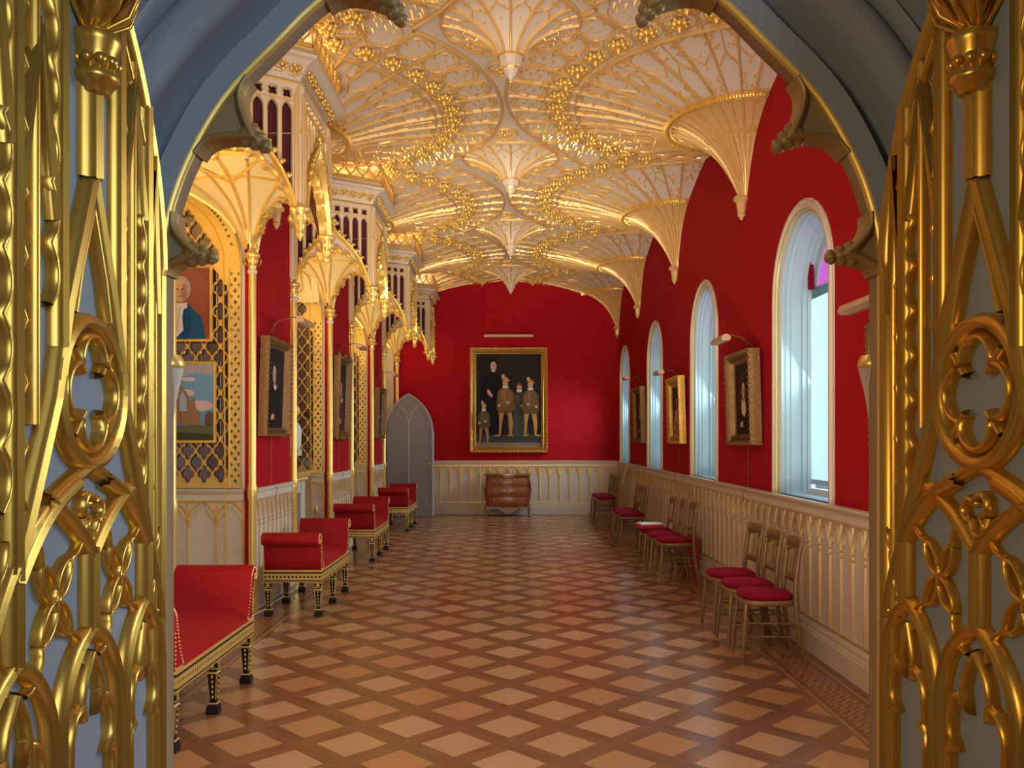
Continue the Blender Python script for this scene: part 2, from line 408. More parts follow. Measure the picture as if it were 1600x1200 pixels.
for fi, (cx, cy, s) in enumerate(FANS):
    if cy < 2: continue
    C = (cx, cy); ok = fan_valid(C, s); near = cy < 13
    # cone under the vault
    b = MB().use('cone', True)
    rr = [.04, .055, .07, .09, .12, .16, .2, .25, .3, .36, .43, .5, .58, .66, .74, .8]
    def cone_pt(r, k, n):
        x, y = cx + s*r*cos(-pi/2+pi*k/n), cy + r*sin(-pi/2+pi*k/n)
        return (x, min(y, YF), P(r))
    b.grid([[cone_pt(r, k, 32) for k in range(33)] for r in rr])
    # corbel below: octagonal cap and drop
    b.use('goldp', False)
    px = s * .045; yy = min(cy, YF - .07)
    b.lathe([(.055, 3.96), (.075, 3.95), (.085, 3.92), (.07, 3.905), (.05, 3.89), (.045, 3.84), (.036, 3.79), (.042, 3.775), (.025, 3.75), (.008, 3.72)], (cx + px, yy, 0), 8, a0=pi/8)
    fan = b.build('fan_corbel', ceil)
    rb = MB().use('rib')
    ring = MB().use('gold')
    NRr = NR
    for k in range(NRr + 1):
        th = -pi/2 + pi*k/NRr; F = fan_F(C, s, th)
        us = [.045, .06, .08, .11, .15, .2, .26, .33, .4, .48, .56, .65, .72]
        rb.sweep([(u, 0) for u in us], .020, .020, F, valid=ok) if k % 2 else rb.sweep([(u, 0) for u in us], .028, .030, F, valid=ok)
        F0 = F
        rb.sweep([(.76 + .06*i, 0) for i in range(16)], .024, .034, F, valid=ok)
        if k < NRr:
            h = pi/NRr/2
            Fm = fan_F(C, s, th + h)
            # two tiers of lancet heads on the cone
            for r0, r1, cu in ((.32, .40, 1), (.62, .71, 1)):
                a = h * r1
                arcp = parch(-a, a, r0, r1 - r0, 4)
                rb.sweep([(q[1], q[0]*q[1]/r1) for q in arcp], .016, .020, Fm, valid=ok)
                if ok(Fm(r0, 0, 0)):
                    crocket(ring, Fm, r0 + .02, -a*.55, .012); crocket(ring, Fm, r0 + .02, a*.55, .012)
            # upper web: lozenge forks between the ribs
            wv = h
            up = [(1.10, -wv*1.10), (1.30, 0), (1.10, wv*1.10)]
            if k % 2 == 0:
                rb.sweep([(1.12, -wv*1.12), (1.22, -wv*.6), (1.32, 0), (1.22, wv*.6), (1.12, wv*1.12)], .016, .018, Fm, valid=ok)
                rb.sweep([(1.32, 0), (1.45, 0), (1.63, 0)], .014, .016, Fm, valid=ok)
                cr = [(1.0, -wv*.95), (1.06, wv*1.0), (1.24, -wv*.4), (1.24, wv*.4), (1.42, -wv*.5), (1.42, wv*.5), (1.55, -wv*.9), (1.55, wv*.9)]
            else:
                rb.sweep([(1.36, -wv*1.36), (1.28, -wv*.6), (1.20, 0), (1.28, wv*.6), (1.36, wv*1.36)], .014, .016, Fm, valid=ok)
                cr = [(.96, -wv*.9), (.96, wv*.9), (1.15, 0), (1.33, 0), (1.48, -wv*1.2), (1.48, wv*1.2), (1.6, -.05), (1.6, .05)]
            # pointed heads inside the outer ring, foiled
            a = h * 1.63
            rb.sweep([(q[1], q[0]) for q in parch(-a, a, 1.48, .15, 5)], .014, .016, Fm, valid=ok)
            for u, v in cr:
                if ok(Fm(u, v, 0)): crocket(ring, Fm, u, v, .026)
            for r0 in (.86, .98, 1.42, 1.54):
                for sg in (-1, 1):
                    if (k + (r0 > 1.2)) % 2: rb.sweep([(r0 - .05, sg*(wv*r0 - .012)), (r0 - .01, sg*(wv*r0 - .045)), (r0 + .015, sg*(wv*r0 - .05)), (r0 + .045, sg*(wv*r0 - .012))], .010, .016, Fm, valid=ok)
            # band with rosettes, then long loops reaching the middle
            q = [Fm(1.83 + .105*cos(t), .105*1.15*sin(t), 0) for t in [0]]
            rb.sweep([(1.83 + .12*cos(R(t)), .135*sin(R(t))) for t in range(0, 361, 30)], .016, .018, Fm, valid=ok)
            a = h*2.0*.86
            loop = [(1.98, -a*.75), (2.04, -a), (2.18, -a), (2.25, -a*.75), (2.295, 0), (2.25, a*.75), (2.18, a), (2.04, a), (1.98, a*.75), (1.955, 0), (1.98, -a*.75)]
            rb.sweep(resample(loop, 3), .016, .018, Fm, valid=ok)
            for u, v in ((2.02, -a*.8), (2.02, a*.8), (2.12, -a*.8), (2.12, a*.8), (2.25, 0), (2.22, -a*.5), (2.22, a*.5), (1.98, -a*.5), (1.98, a*.5), (2.07, 0), (2.16, 0), (1.72, -a*.8), (1.72, a*.8), (1.70, 0), (1.76, -a*.3), (1.95, -a*.9), (1.95, a*.9)):
                if ok(Fm(u, v, 0)): crocket(ring, Fm, u, v, .028)
            p = Fm(1.83, 0, 0)
            if ok(p) and not (p.x < XL + .85 and any(abs(p.y - c) < 1.1 for c in NICHE)):
                o = bpy.data.objects.new('rosette', _flm); COL.objects.link(o); o.parent = fan; o.location = p
                o.scale = (1.15, 1.15, 1.6)
        # ribs across the outer bands
        rb.sweep([(1.66 + .05*i, 0) for i in range(14)], .018, .022, F, valid=ok)
    F = fan_F(C, s, 0)
    def ringp(r, n=72): return [(r, r*(-pi/2 + pi*i/n)) for i in range(n + 1)]
    ring.sweep(ringp(.745), .034, .035, F, valid=ok, prof='o')
    rb.sweep(ringp(.70), .014, .02, F, valid=ok)
    rb.sweep(ringp(1.655), .034, .030, F, valid=ok, prof='m')
    rb.sweep(ringp(2.335, 110), .034, .030, F, valid=ok, prof='m')
    rb.sweep(ringp(.36), .010, .014, F, valid=ok)
    n = 84
    for i in range(n):                                   # leafy crest round the ring
        th = -pi/2 + pi*(i+.5)/n; Fq = fan_F(C, s, th)
        if ok(Fq(.78, 0, 0)):
            ring.add([Fq(.735, -.012, .02), Fq(.735, .012, .02), Fq(.80, 0, .012 + .02*(i % 2)), Fq(.765, 0, .055)], [(0,1,3),(1,2,3),(2,0,3),(0,1,2)])
            ring.add([Fq(.735, -.010, .01), Fq(.735, .010, .01), Fq(.70, 0, .012), Fq(.72, 0, .04)], [(0,1,3),(1,2,3),(2,0,3)])
    rb.build('rib', fan)
    ring.build('leaf_crest', fan)
# hanging pendants on the middle line
def surf_F(x0, y0):
    def F(u, v, w):
        x, y = x0+u, y0+v; e = .01; z = P(rmin(x, y)); dx = (P(rmin(x+e, y)) - z)/e; dy = (P(rmin(x, y+e)) - z)/e
        return Vector((x, y, z)) + Vector((dx, dy, -1)).normalized()*w
    return F
for (x0, y0) in PEND:
    b = MB().use('vault', True)
    pr = [(.56, 4.945), (.44, 4.925), (.34, 4.89), (.25, 4.845), (.17, 4.79), (.12, 4.735), (.10, 4.68)]
    b.lathe(pr, (x0, y0, 0), 32, caps=False)
    b.use('vault', False)
    b.lathe([(.085, 4.68), (.10, 4.665), (.088, 4.60), (.062, 4.585), (.066, 4.575), (.045, 4.525), (.03, 4.515), (.006, 4.485)], (x0, y0, 0), 8, a0=pi/8)
    b.use('gold')
    b.lathe([(.092, 4.69), (.108, 4.68), (.108, 4.665), (.09, 4.66)], (x0, y0, 0), 8, a0=pi/8)
    b.lathe([(.064, 4.59), (.072, 4.583), (.066, 4.572)], (x0, y0, 0), 8, a0=pi/8)
    b.ball((x0, y0, 4.475), .014)
    prs = resample(pr, 3)
    def pz(r):
        for a, c in zip(prs[:-1], prs[1:]):
            if c[0] <= r <= a[0]: return c[1] + (a[1]-c[1])*(r-c[0])/max(1e-6, a[0]-c[0])
        return pr[0][1] if r > .5 else pr[-1][1]
    def pF(th0):
        def F(u, v, w):
            th = th0 + v/max(u, .08); r = max(u, .1); er = Vector((cos(th), sin(th), 0)); d = (pz(r+.01)-pz(r-.01))/.02
            return Vector((x0, y0, pz(r))) + er*r + Vector((er.x*d, er.y*d, -1)).normalized()*w
        return F
    b.use('rib')
    for k in range(12):
        th = 2*pi*k/12; F = pF(th)
        b.sweep([(.10 + .035*i, 0) for i in range(14)], .026, .026, F)
        F = pF(th + pi/12); h = pi/12
        b.sweep([(.30, -h*.30), (.34, -h*.30), (.42, 0), (.34, h*.30), (.30, h*.30)], .012, .014, F)
        b.sweep([(.42, 0), (.555, 0)], .014, .014, F)
        a = h*.5
        b.sweep([(q[1], q[0]) for q in parch(-a, a, .45, .10, 4)], .012, .014, F)
        b.use('gold')
        for u, v in ((.28, 0), (.38, -.05), (.38, .05), (.48, -.03), (.48, .03)): crocket(b, F, u, v, .022)
        b.use('rib')
    F = pF(0)
    b.sweep([(.56, .56*2*pi*i/48) for i in range(49)], .036, .032, F, prof='m')
    b.build('vault_pendant', ceil)
    # small foiled circles between the pendants
    for dy in (.82, -.82):
        if YN < y0 + dy < YF - .1:
            F = surf_F(x0 - .065, y0 + dy); b = MB().use('goldp'); b.sweep(circ(0, 0, .15, 20) + [(.15, 0)], .024, .024, F, prof='m')
            b.sweep(quatre(0, 0, .13, 4, lobes=6), .01, .012, F, closed=True)
            b.use('gold', True)
            for k in range(6): b.ball(F(.055*cos(k*pi/3), .055*sin(k*pi/3), .012), .025)
            b.ball(F(0, 0, .02), .028); b.build('vault_boss', ceil)

# ---- wainscot
def dado(mb, F, L, pitch, main='cream', trim='goldp', lift=0, rail=True, top=1.13, off=0):
    mb.use(main); mb.plate([(0, 0), (L, 0), (L, top - .02), (0, top - .02)], [], F, 0, .02)
    def bar(z0, z1, w, m=main):
        mb.use(m); mb.add([F(a, z, q) for q in (0.0, w) for a, z in ((0, z0), (L, z0), (L, z1), (0, z1))], [(0,1,2,3),(4,5,6,7),(0,1,5,4),(1,2,6,5),(2,3,7,6),(3,0,4,7)])
    bar(0, .15, .055); bar(.15, .17, .048); bar(.17, .21, .04); bar(.21, .235, .032)
    bar(top - .10, top - .03, .035); bar(top - .03, top - .012, .05); bar(top - .012, top, .065); bar(top-.035, top-.028, .054, trim)
    bar(top - .115, top - .10, .042, trim); bar(.245, .257, .03, trim)
    n = max(1, round((L - .02) / pitch)); p = L / n; mb.use(trim)
    zt, zs = top - .12, top - .29
    for k in range(n + 1):
        u = min(max(k*p, .01), L - .01)
        mb.sweep([(u, .257), (u, zt)], .022, .016, F, w0=.02)
        mb.use(trim, False)
        for dz, q in ((zs - .01, .022), (zs - .05, .016)):
            for sg in (-1, 1):
                c = F(u + sg*.018, dz, .028)
                if 0 < u + sg*.018 < L: mb.add([F(u, dz+.02, .022), F(u, dz-.022, .022), F(u+sg*q*1.6, dz-.002, .022), F(u+sg*.014, dz, .044)], [(0,1,3),(1,2,3),(2,0,3)])
    for k in range(n):
        a, c = k*p, (k+1)*p
        mb.sweep(parch(a + .004, c - .004, zs, zt - zs, 6), .018, .018, F, w0=.02)
        m = (a + c)/2
        for sg in (-1, 1):
            mb.sweep([(m + sg*p*.40, zs+.01), (m + sg*p*.26, zs + .035), (m + sg*p*.20, zs + .075), (m + sg*p*.08, zs+.12)], .010, .010, F, w0=.02)

# ---- outer (window) wall
def outline_window(c, hw, z0=1.13, apex=3.45, n=9):
    spring = apex - .68*hw/.68
    spring = 2.78 if hw > .6 else 2.78
    return [(c - hw, z0)] + parch(c - hw, c + hw, spring, (apex - 2.78) - (.68 - hw)*.9, n) + [(c + hw, z0)]
FR = plane((XR, 0, 0), (0, 1, 0), (0, 0, 1), (-1, 0, 0))
b = MB().use('red'); b.plate([(YN - .1, 0), (YF + .1, 0), (YF + .1, 5.1), (YN - .1, 5.1)], [outline_window(c, .655) for c in WIN], FR, -.05, 0)
wr = b.build('wall_right'); tag(wr, kind='structure')
b = MB(); dado(b, plane((XR, YN, 0), (0, 1, 0), (0, 0, 1), (-1, 0, 0)), YF - YN, .2, trim='dadog'); t1 = b.build('trim_1'); tag(t1, kind='structure')
for i, c in enumerate(WIN):
    root = empty('window_%d' % (i + 1), (XR, c, 1.13), kind='structure')
    Fw = lambda x0: (lambda u, v, w: Vector((x0 - w, u, v - 1.13)))
    def ol(hw, z0=1.13): return [(u - c, z) for u, z in outline_window(c, hw, z0)]
    b = MB().use('cream'); F = Fw(0)
    b.sweep(ol(.655, 1.13), .07, .030, F, prof='m'); b.use('gold'); b.sweep(ol(.612, 1.13), .012, .016, F, prof='o')
    b.use('cream'); b.sweep(ol(.59, 1.13), .03, .012, F, w0=-.03, prof='m'); b.build('frame', root)
    # reveal: splayed cheeks in two steps
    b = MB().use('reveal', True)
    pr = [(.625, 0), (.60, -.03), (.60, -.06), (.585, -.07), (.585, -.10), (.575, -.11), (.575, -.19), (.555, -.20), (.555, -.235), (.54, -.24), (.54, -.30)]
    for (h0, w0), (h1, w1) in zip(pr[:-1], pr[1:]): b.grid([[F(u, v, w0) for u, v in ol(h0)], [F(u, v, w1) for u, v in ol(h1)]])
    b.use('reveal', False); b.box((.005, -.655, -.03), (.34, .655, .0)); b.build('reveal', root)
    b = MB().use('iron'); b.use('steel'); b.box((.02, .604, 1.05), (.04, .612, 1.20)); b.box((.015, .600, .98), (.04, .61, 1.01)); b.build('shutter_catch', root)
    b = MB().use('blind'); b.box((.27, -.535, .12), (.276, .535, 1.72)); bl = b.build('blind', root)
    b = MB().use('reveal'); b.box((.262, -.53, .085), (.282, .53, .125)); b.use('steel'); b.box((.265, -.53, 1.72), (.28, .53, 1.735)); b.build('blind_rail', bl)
    b = MB().use('white')
    for y_ in (-.545, .535): b.box((.262, y_, 0), (.30, y_ + .01, 1.75))
    for z in (.68, 1.20): b.box((.30, -.53, z), (.32, .53, z + .02))
    b.box((.255, -.54, 0), (.30, .54, .05)); b.build('sash', root)
    b = MB().use('stained'); top = [(u, v) for u, v in outline_window(0, .44) if v > 2.80]
    top = [(-.43, 2.87)] + [p for p in top if p[1] > 2.87] + [(.43, 2.87)]
    b.plate(top, [], F, -.29, -.285); b.build('stained_glass', root)
    b = MB().use('reveal'); b.plate([(u, v) for u, v in ol(.545, 2.86)], [top], F, -.30, -.27); b.build('tracery_head', root)
    b = MB().use('red'); b.use('velvet'); b.box((.23, .46, 1.73), (.26, .52, 1.98)); b.build('pelmet_end', root) if i == 1 else None
# ---- far wall
b = MB().use('red'); b.box((XB, YF, 0), (XR + .1, YF + .1, 5.1)); wf = b.build('wall_far'); tag(wf, kind='structure')
b = MB(); dado(b, plane((-1.9, YF, 0), (1, 0, 0), (0, 0, 1), (0, -1, 0)), XR + 1.9, .205, trim='gold'); t2 = b.build('trim_2'); tag(t2, kind='structure')
# ---- inner wall with its recesses
pts = [(YN - .1, 5.1), (YN - .1, 0)]
for c in NICHE:
    e = min(c + NH, YF - .03)
    pts += [(c - NH, 0)] + [(u, v) for u, v in parch(c - NH, e, 3.3, 1.0, 8)] + [(e, 0)]
pts += [(YF + .1, 0), (YF + .1, 5.1)]
FL = plane((XL, 0, 0), (0, 1, 0), (0, 0, 1), (1, 0, 0))
b = MB().use('red'); b.plate(pts, [], FL, -.05, 0); wl = b.build('wall_left'); tag(wl, kind='structure')
ends = [YN] + [e for c in NICHE for e in (c - NH, c + NH)] + [YF]
b = MB()
for a, e in list(zip(ends[::2], ends[1::2])):
    if e - a > .2: dado(b, plane((XL, a + .04, 0), (0, 1, 0), (0, 0, 1), (1, 0, 0)), e - a - .08, .15, trim='dadog')
t3 = b.build('trim_3'); tag(t3, kind='structure')
def lattice(mb, F, inner, keep=lambda u, v: True, pu=.165, pv=.215, u0=.0, v0=0):
    """board of foiled and ogival openings, clipped to where inner() is true"""
    holes = []
    for j in range(-1, 16):
        for i in range(-1, 8):
            for kind in (0, 1):
                cu, cv = u0 + (i + .5*kind)*pu, v0 + (j + .5*kind)*pv
                if kind == 0: h = quatre(cu, cv, pu*.46, 4, 90, 1.25)
                else:
                    a, d = pu*.46, pv*.465
                    h = [(cu + a*x, cv + d*y) for x, y in ((0, 1), (.35, .62), (.82, .30), (.92, 0), (.82, -.30), (.35, -.62), (0, -1), (-.35, -.62), (-.82, -.30), (-.92, 0), (-.82, .30), (-.35, .62))]
                    if 1.2 < cv < 3.08: h = [(min(.893, max(.127, x)), y) for x, y in h]
                if max(x for x, y in h) - min(x for x, y in h) < .03: continue
                if all(inner(u, v) and keep(u, v) for u, v in h): holes.append(h)
    return holes
for i, c in enumerate(NICHE):
    far = min(c + NH, YF - .02); D = XL - XB
    b = MB().use('cream'); b.box((XB - .05, c - NH - .05, 0), (XB, far, 4.4)); b.box((XB, far, 0), (XL - .051, far + .05, 4.4)); b.box((XB, c - NH - .05, 0), (XL - .051, c - NH, 4.4))
    o = b.build('wall_inner'); tag(o, kind='structure')
    F = plane((XL - .05, far, 0), (-1, 0, 0), (0, 0, 1), (0, -1, 0)); Wd = D - .05
    if i < 4:
        b = MB(); dado(b, F, Wd, .255, trim='gold'); o = b.build('trim_%d' % (4 + i)); tag(o, kind='structure')
    G = plane((XB, c - NH, 0), (0, 1, 0), (0, 0, 1), (1, 0, 0))
    if i != 2: b = MB(); dado(b, G, far - c + NH, .255, trim='gold'); o = b.build('trim_%d' % (10 + i)); tag(o, kind='structure')

# ================================================================ PICTURES
def ell(cx, cy, rx, ry, n=16, rot=0):
    return [(cx + rx*cos(2*pi*k/n)*cos(rot) - ry*sin(2*pi*k/n)*sin(rot), cy + rx*cos(2*pi*k/n)*sin(rot) + ry*sin(2*pi*k/n)*cos(rot)) for k in range(n)]
def picture(name, F, w, h, fw, fd, layers, label, cat='painting', group=None, fmat='frame', crest=False, carved=True, inner=None):
    """F(u,v,w): u across from the middle, v up from the bottom of the frame"""
    root = empty(name, F(0, 0, 0), 0, label, cat, group); o0 = F(0, 0, 0)
    G = lambda u, v, q: F(u, v, q) - o0
    b = MB().use(fmat)
    prof = [(0, 0), (0, fd*.6), (.06, fd), (.25, fd*.9), (.5, fd*.55), (.72, fd*.75), (.86, fd*.35), (1, fd*.25)]
    rows = [[G(u, v, q) for u, v in ((-w/2+a*fw, a*fw), (w/2-a*fw, a*fw), (w/2-a*fw, h-a*fw), (-w/2+a*fw, h-a*fw))] for a, q in prof]
    b.grid(rows, True)
    if carved:
        st = fw*.55
        for (u0, v0, u1, v1) in ((-w/2, 0, w/2, 0), (-w/2, h, w/2, h), (-w/2, 0, -w/2, h), (w/2, 0, w/2, h)):
            n = max(3, int(math.hypot(u1-u0, v1-v0) / st))
            for i in range(n):
                t = (i+.5)/n; u, v = u0+(u1-u0)*t, v0+(v1-v0)*t
                u += (fw*.12 if u0 == u1 == -w/2 else -fw*.12 if u0 == u1 else 0); v += (fw*.12 if v0 == v1 == 0 else -fw*.12 if v0 == v1 else 0)
                r = st*.36; b.add([G(u-r, v, fd*.9), G(u, v-r, fd*.9), G(u+r, v, fd*.9), G(u, v+r, fd*.9), G(u, v, fd*1.15)], [(0,1,4),(1,2,4),(2,3,4),(3,0,4)])
    if crest:
        for sg in (1, -1):
            v0 = h if sg == 1 else 0
            b.use(fmat, True)
            for k, (du, r) in enumerate(((0, .05), (.06, .035), (-.06, .035), (.11, .025), (-.11, .025), (w/2-.03, .04), (-w/2+.03, .04))):
                b.ball(G(du, v0 + sg*.012, fd*.6), r, 7, 5)
            b.use(fmat, False)
    b.build('frame', root)
    cw, ch = w - 2*fw, h - 2*fw; c = MB()
    for k, (col, poly) in enumerate(layers):
        c.use(pm(col)); q = fd*.22 + .0012*k
        poly = [(min(1, max(0, x)), min(1, max(0, y))) for x, y in poly]
        n = len(poly); tr = tessellate_polygon([[Vector((p[0], p[1], 0)) for p in poly]])
        c.add([G(-cw/2 + p[0]*cw, fw + p[1]*ch, q) for p in poly], [tuple(t) for t in tr])
    b2 = c.build('canvas', root)
    return root
RECT = [(0, 0), (1, 0), (1, 1), (0, 1)]
SK, SKD = (.62, .38, .25), (.38, .2, .12)
def person_layers(bg, face=(.5, .62, .1, .13), hair=(.05, .03, .02), coat=(.03, .025, .03), shirt=(.7, .66, .58), hands=True, hairs=1.25, bib=None):
    x, y, rx, ry = face
    L = [(bg, RECT), (tuple(c*1.2 for c in bg), ell(x + .1, y - .05, .42, .38))]
    L += [(coat, [(x-.42, 0), (x-.36, .28), (x-.16, y-ry*1.25), (x, y-ry*1.35), (x+.16, y-ry*1.25), (x+.38, .3), (x+.46, 0)])]
    L += [(hair, ell(x, y + ry*.15, rx*hairs, ry*1.15))]
    L += [(SKD, [(x-rx*.5, y-ry*.6), (x+rx*.5, y-ry*.6), (x+rx*.6, y-ry*1.5), (x-rx*.6, y-ry*1.5)])]
    L += [(SK, ell(x, y, rx, ry)), (SKD, ell(x+rx*.55, y-ry*.1, rx*.4, ry*.75))]
    L += [((.05, .03, .03), ell(x-rx*.42, y+ry*.12, rx*.16, ry*.07, 8)), ((.05, .03, .03), ell(x+rx*.32, y+ry*.12, rx*.16, ry*.07, 8))]
    L += [((.45, .25, .16), [(x-rx*.08, y+ry*.15), (x+rx*.1, y-ry*.2), (x-rx*.16, y-ry*.22)]), ((.42, .1, .08), ell(x-rx*.02, y-ry*.5, rx*.28, ry*.06, 8))]
    if bib: L += [(shirt, bib)]
    else: L += [(shirt, [(x-rx*.9, y-ry*1.0), (x, y-ry*1.35), (x+rx*.9, y-ry*1.0), (x+rx*1.0, y-ry*1.5), (x, y-ry*1.9), (x-rx*1.0, y-ry*1.5)])]
    if hands: L += [(SK, ell(x-.1, .14, .09, .035, 10, .3)), (SKD, ell(x-.03, .12, .05, .02, 8))]
    return L
def figure(cx, base, H, coat, legs, hat=True, skirt=False, flip=1):
    """a standing figure in old costume, as paint"""
    f = flip; L = []
    yh = base + H*.875; w = H*.158
    if skirt: L += [(coat, [(cx-w*1.5, base), (cx-w*.7, base+H*.5), (cx-w*.9, base+H*.76), (cx+w*.9, base+H*.76), (cx+w*.7, base+H*.5), (cx+w*1.7, base)])]
    else:
        for s_ in (-1, 1):
            L += [(legs, [(cx+s_*w*.15, base+H*.40), (cx+s_*w*.95, base+H*.40), (cx+s_*w*1.0+w*.1, base+H*.2), (cx+s_*w*.95, base+.01), (cx+s_*w*.65, base+.01), (cx+s_*w*.5, base+H*.2)])]
            L += [(legs, ell(cx+s_*w*1.0-w*.25*f, base+.006, w*.48, .009, 10))]
        L += [(tuple(c*.7 for c in coat), [(cx-w*1.0, base+H*.38), (cx-w*1.25, base+H*.46), (cx-w*.7, base+H*.56), (cx+w*.7, base+H*.56), (cx+w*1.25, base+H*.46), (cx+w*1.0, base+H*.38)])]
        for k in range(-2, 3): L += [(tuple(c*1.35 for c in coat), [(cx+k*w*.42-.004, base+H*.40), (cx+k*w*.42+.006, base+H*.40), (cx+k*w*.3, base+H*.54)])]
    L += [(tuple(c*.8 for c in coat), [(cx-w*1.3, base+H*.42), (cx-w*1.15, base+H*.72), (cx-w*.5, base+H*.79), (cx+w*.5, base+H*.79), (cx+w*1.2, base+H*.72), (cx+w*1.35, base+H*.42), (cx+w*.6, base+H*.5), (cx-w*.6, base+H*.5)])]
    L += [(coat, [(cx-w*.6, base+H*.5), (cx-w*.85, base+H*.74), (cx-w*.3, base+H*.79), (cx+w*.3, base+H*.79), (cx+w*.85, base+H*.74), (cx+w*.6, base+H*.5), (cx, base+H*.47)])]
    L += [(tuple(min(1, c*1.5) for c in coat), [(cx-w*.1, base+H*.52), (cx-w*.5, base+H*.72), (cx+w*.05, base+H*.76)])]
    L += [(tuple(c*1.2 for c in coat), [(cx+f*w*.8, base+H*.73), (cx+f*w*1.15, base+H*.62), (cx+f*w*.5, base+H*.53), (cx+f*w*.35, base+H*.56), (cx+f*w*.75, base+H*.62)])]
    L += [(SK, ell(cx+f*w*.35, base+H*.545, w*.28, .013, 9)), (SK, ell(cx-f*w*.9, base+H*.50, w*.22, .015, 9))]
    L += [((.72, .66, .58), ell(cx, yh-H*.066, w*.46, .018, 10)), (SK, ell(cx, yh, w*.40, H*.062, 14)), ((.05, .03, .03), ell(cx-w*.16, yh+.004, w*.07, .003, 6)), ((.05, .03, .03), ell(cx+w*.12, yh+.004, w*.07, .003, 6)), ((.4, .12, .1), ell(cx-w*.02, yh-.02, w*.1, .003, 6))]
    if hat: L += [((.68, .27, .03), [(cx-w*.52, yh+H*.055), (cx-w*.44, yh+H*.105), (cx+w*.1, yh+H*.095), (cx+w*.66, yh+H*.04), (cx+w*.52, yh+H*.02), (cx, yh+H*.04)]), ((.6, .42, .3), ell(cx-w*.32, yh+H*.11, w*.26, .018, 9))]
    else: L += [((.16, .07, .04), [(cx-w*.42, yh+H*.005), (cx-w*.35, yh+H*.065), (cx, yh+H*.08), (cx+w*.35, yh+H*.065), (cx+w*.42, yh+H*.005), (cx, yh+H*.035)])]
    return L
DK = (.022, .016, .013)
big = [(DK, RECT), ((.030, .022, .018), ell(.62, .55, .5, .5)), ((.08, .065, .06), [(0, 0), (1, 0), (1, .13), (0, .13)]), ((.05, .06, .06), [(0, .06), (1, .05), (1, .10), (0, .105)]), ((.24, .19, .15), [(0, 0), (1, 0), (1, .035), (0, .04)])]
big += [((.012, .010, .011), [(.1, .12), (.06, .6), (.14, .76), (.25, .80), (.36, .76), (.44, .55), (.42, .12)]), ((.01, .01, .01), ell(.265, .89, .065, .05)), (SK, ell(.265, .868, .048, .05)), ((.7, .66, .6), [(.215, .83), (.265, .80), (.315, .83), (.29, .82), (.265, .818), (.235, .825)]), ((.05, .03, .03), ell(.25, .875, .008, .004, 6)), ((.05, .03, .03), ell(.283, .875, .008, .004, 6)), ((.42, .15, .12), ell(.266, .845, .015, .004, 6)), (SK, ell(.20, .58, .045, .022, 10, -.9)), (SK, ell(.235, .55, .02, .02, 8))]
big += figure(.665, .10, .62, (.07, .075, .06), (.2, .1, .05), hat=False, skirt=True)
big += figure(.45, .11, .66, (.24, .12, .04), (.50, .25, .05))
big += [((.12, .08, .06), [(.50, .12), (.515, .12), (.49, .42), (.475, .42)])]
big += figure(.835, .11, .63, (.19, .10, .04), (.50, .26, .06), flip=-1)
big += figure(.12, .02, .46, (.13, .09, .05), (.36, .2, .06), flip=1)
Ff = plane((-.045, YF - .005, 1.30), (1, 0, 0), (0, 0, 1), (0, -1, 0))
r0 = picture('painting', Ff, 1.64, 2.22, .135, .085, big, 'large framed group portrait of five costumed figures, centred above the commode', 'painting', fmat='frameb')
b = MB().use('iron'); b.use('frame'); b.tube([(0, -.01, 0), (0, -.01, -.14)], .004, 5); b.build('cable', r0)
root = empty('picture_lamp', (-.045, YF, 3.52), label='long straight bar lamp on two stems above the large group portrait', cat='picture lamp')
b = MB().use('lampm'); b.tube([(-.51, -.30, .22), (.51, -.30, .22)], .035, 10); b.build('lamp_bar', root)
for sx in (-.23, .22):
    b = MB().use('redbook'); b.tube([(sx, -.0, .03), (sx, -.06, .12), (sx, -.18, .21), (sx, -.29, .23)], .007, 6); b.build('stem', root)

def wall_picture(side, y0, y1, z0, z1, fw, layers, label, lamp=None, crest=False, fmat='frame', lamplabel=None, fd=.09, cable=None):
    X = XL if side < 0 else XR; n = -side                      # side -1: inner wall, faces +x
    U = (0, 1, 0) if side < 0 else (0, -1, 0)
    F = plane((X + n*.012, (y0+y1)/2, z0), U, (-n*-.035, 0, 1) if 0 else (n*.03, 0, 1), (n, 0, 0))
    r = picture('portrait_painting', F, y1-y0, z1-z0, fw, fd, layers, label, 'painting', fmat=fmat, crest=crest)
    b = MB().use('frame'); b.tube([(n*.004, .02, .0), (n*.004, .02, -(z0-1.14)), (n*.065, .03, -(z0-1.10)), (n*.06, -.02, -(z0-1.04)), (n*.05, .02, -(z0-.98))], .003, 5); b.build('cable', r)
    if lamp:
        ly, lz, L, ox, dz = lamp
        t = empty('picture_lamp', (X, ly, lz), label=lamplabel, cat='picture lamp')
        b = MB().use('lampm', True); dy = L/2
        rows = []
        for k in range(9):                                      # half-round trough
            a = pi*k/8; rows.append([(n*(ox + .045*cos(a)), yy, .012 + .045*sin(a)) for yy in (-dy, dy)])
        rows.append([(n*(ox - .03), yy, -.005) for yy in (-dy, dy)]); rows.append([(n*(ox + .03), yy, -.005) for yy in (-dy, dy)]); rows.append(rows[0])
        b.grid(rows)
        for yy in (-dy, dy): b.add([r_[0 if yy < 0 else 1] for r_ in rows], [tuple(range(len(rows)))])
        b.build('lamp_trough', t)
        b = MB().use('frame'); b.tube([(n*(ox-.01), 0, .05), (n*(ox*.7), 0, .075), (n*(ox*.35), 0, .05), (n*.07, 0, .02), (n*.0, 0, min(-.01, -(lz - z1) + .06))], .006, 6); b.build('arm', t)
D1 = (.030, .018, .014)
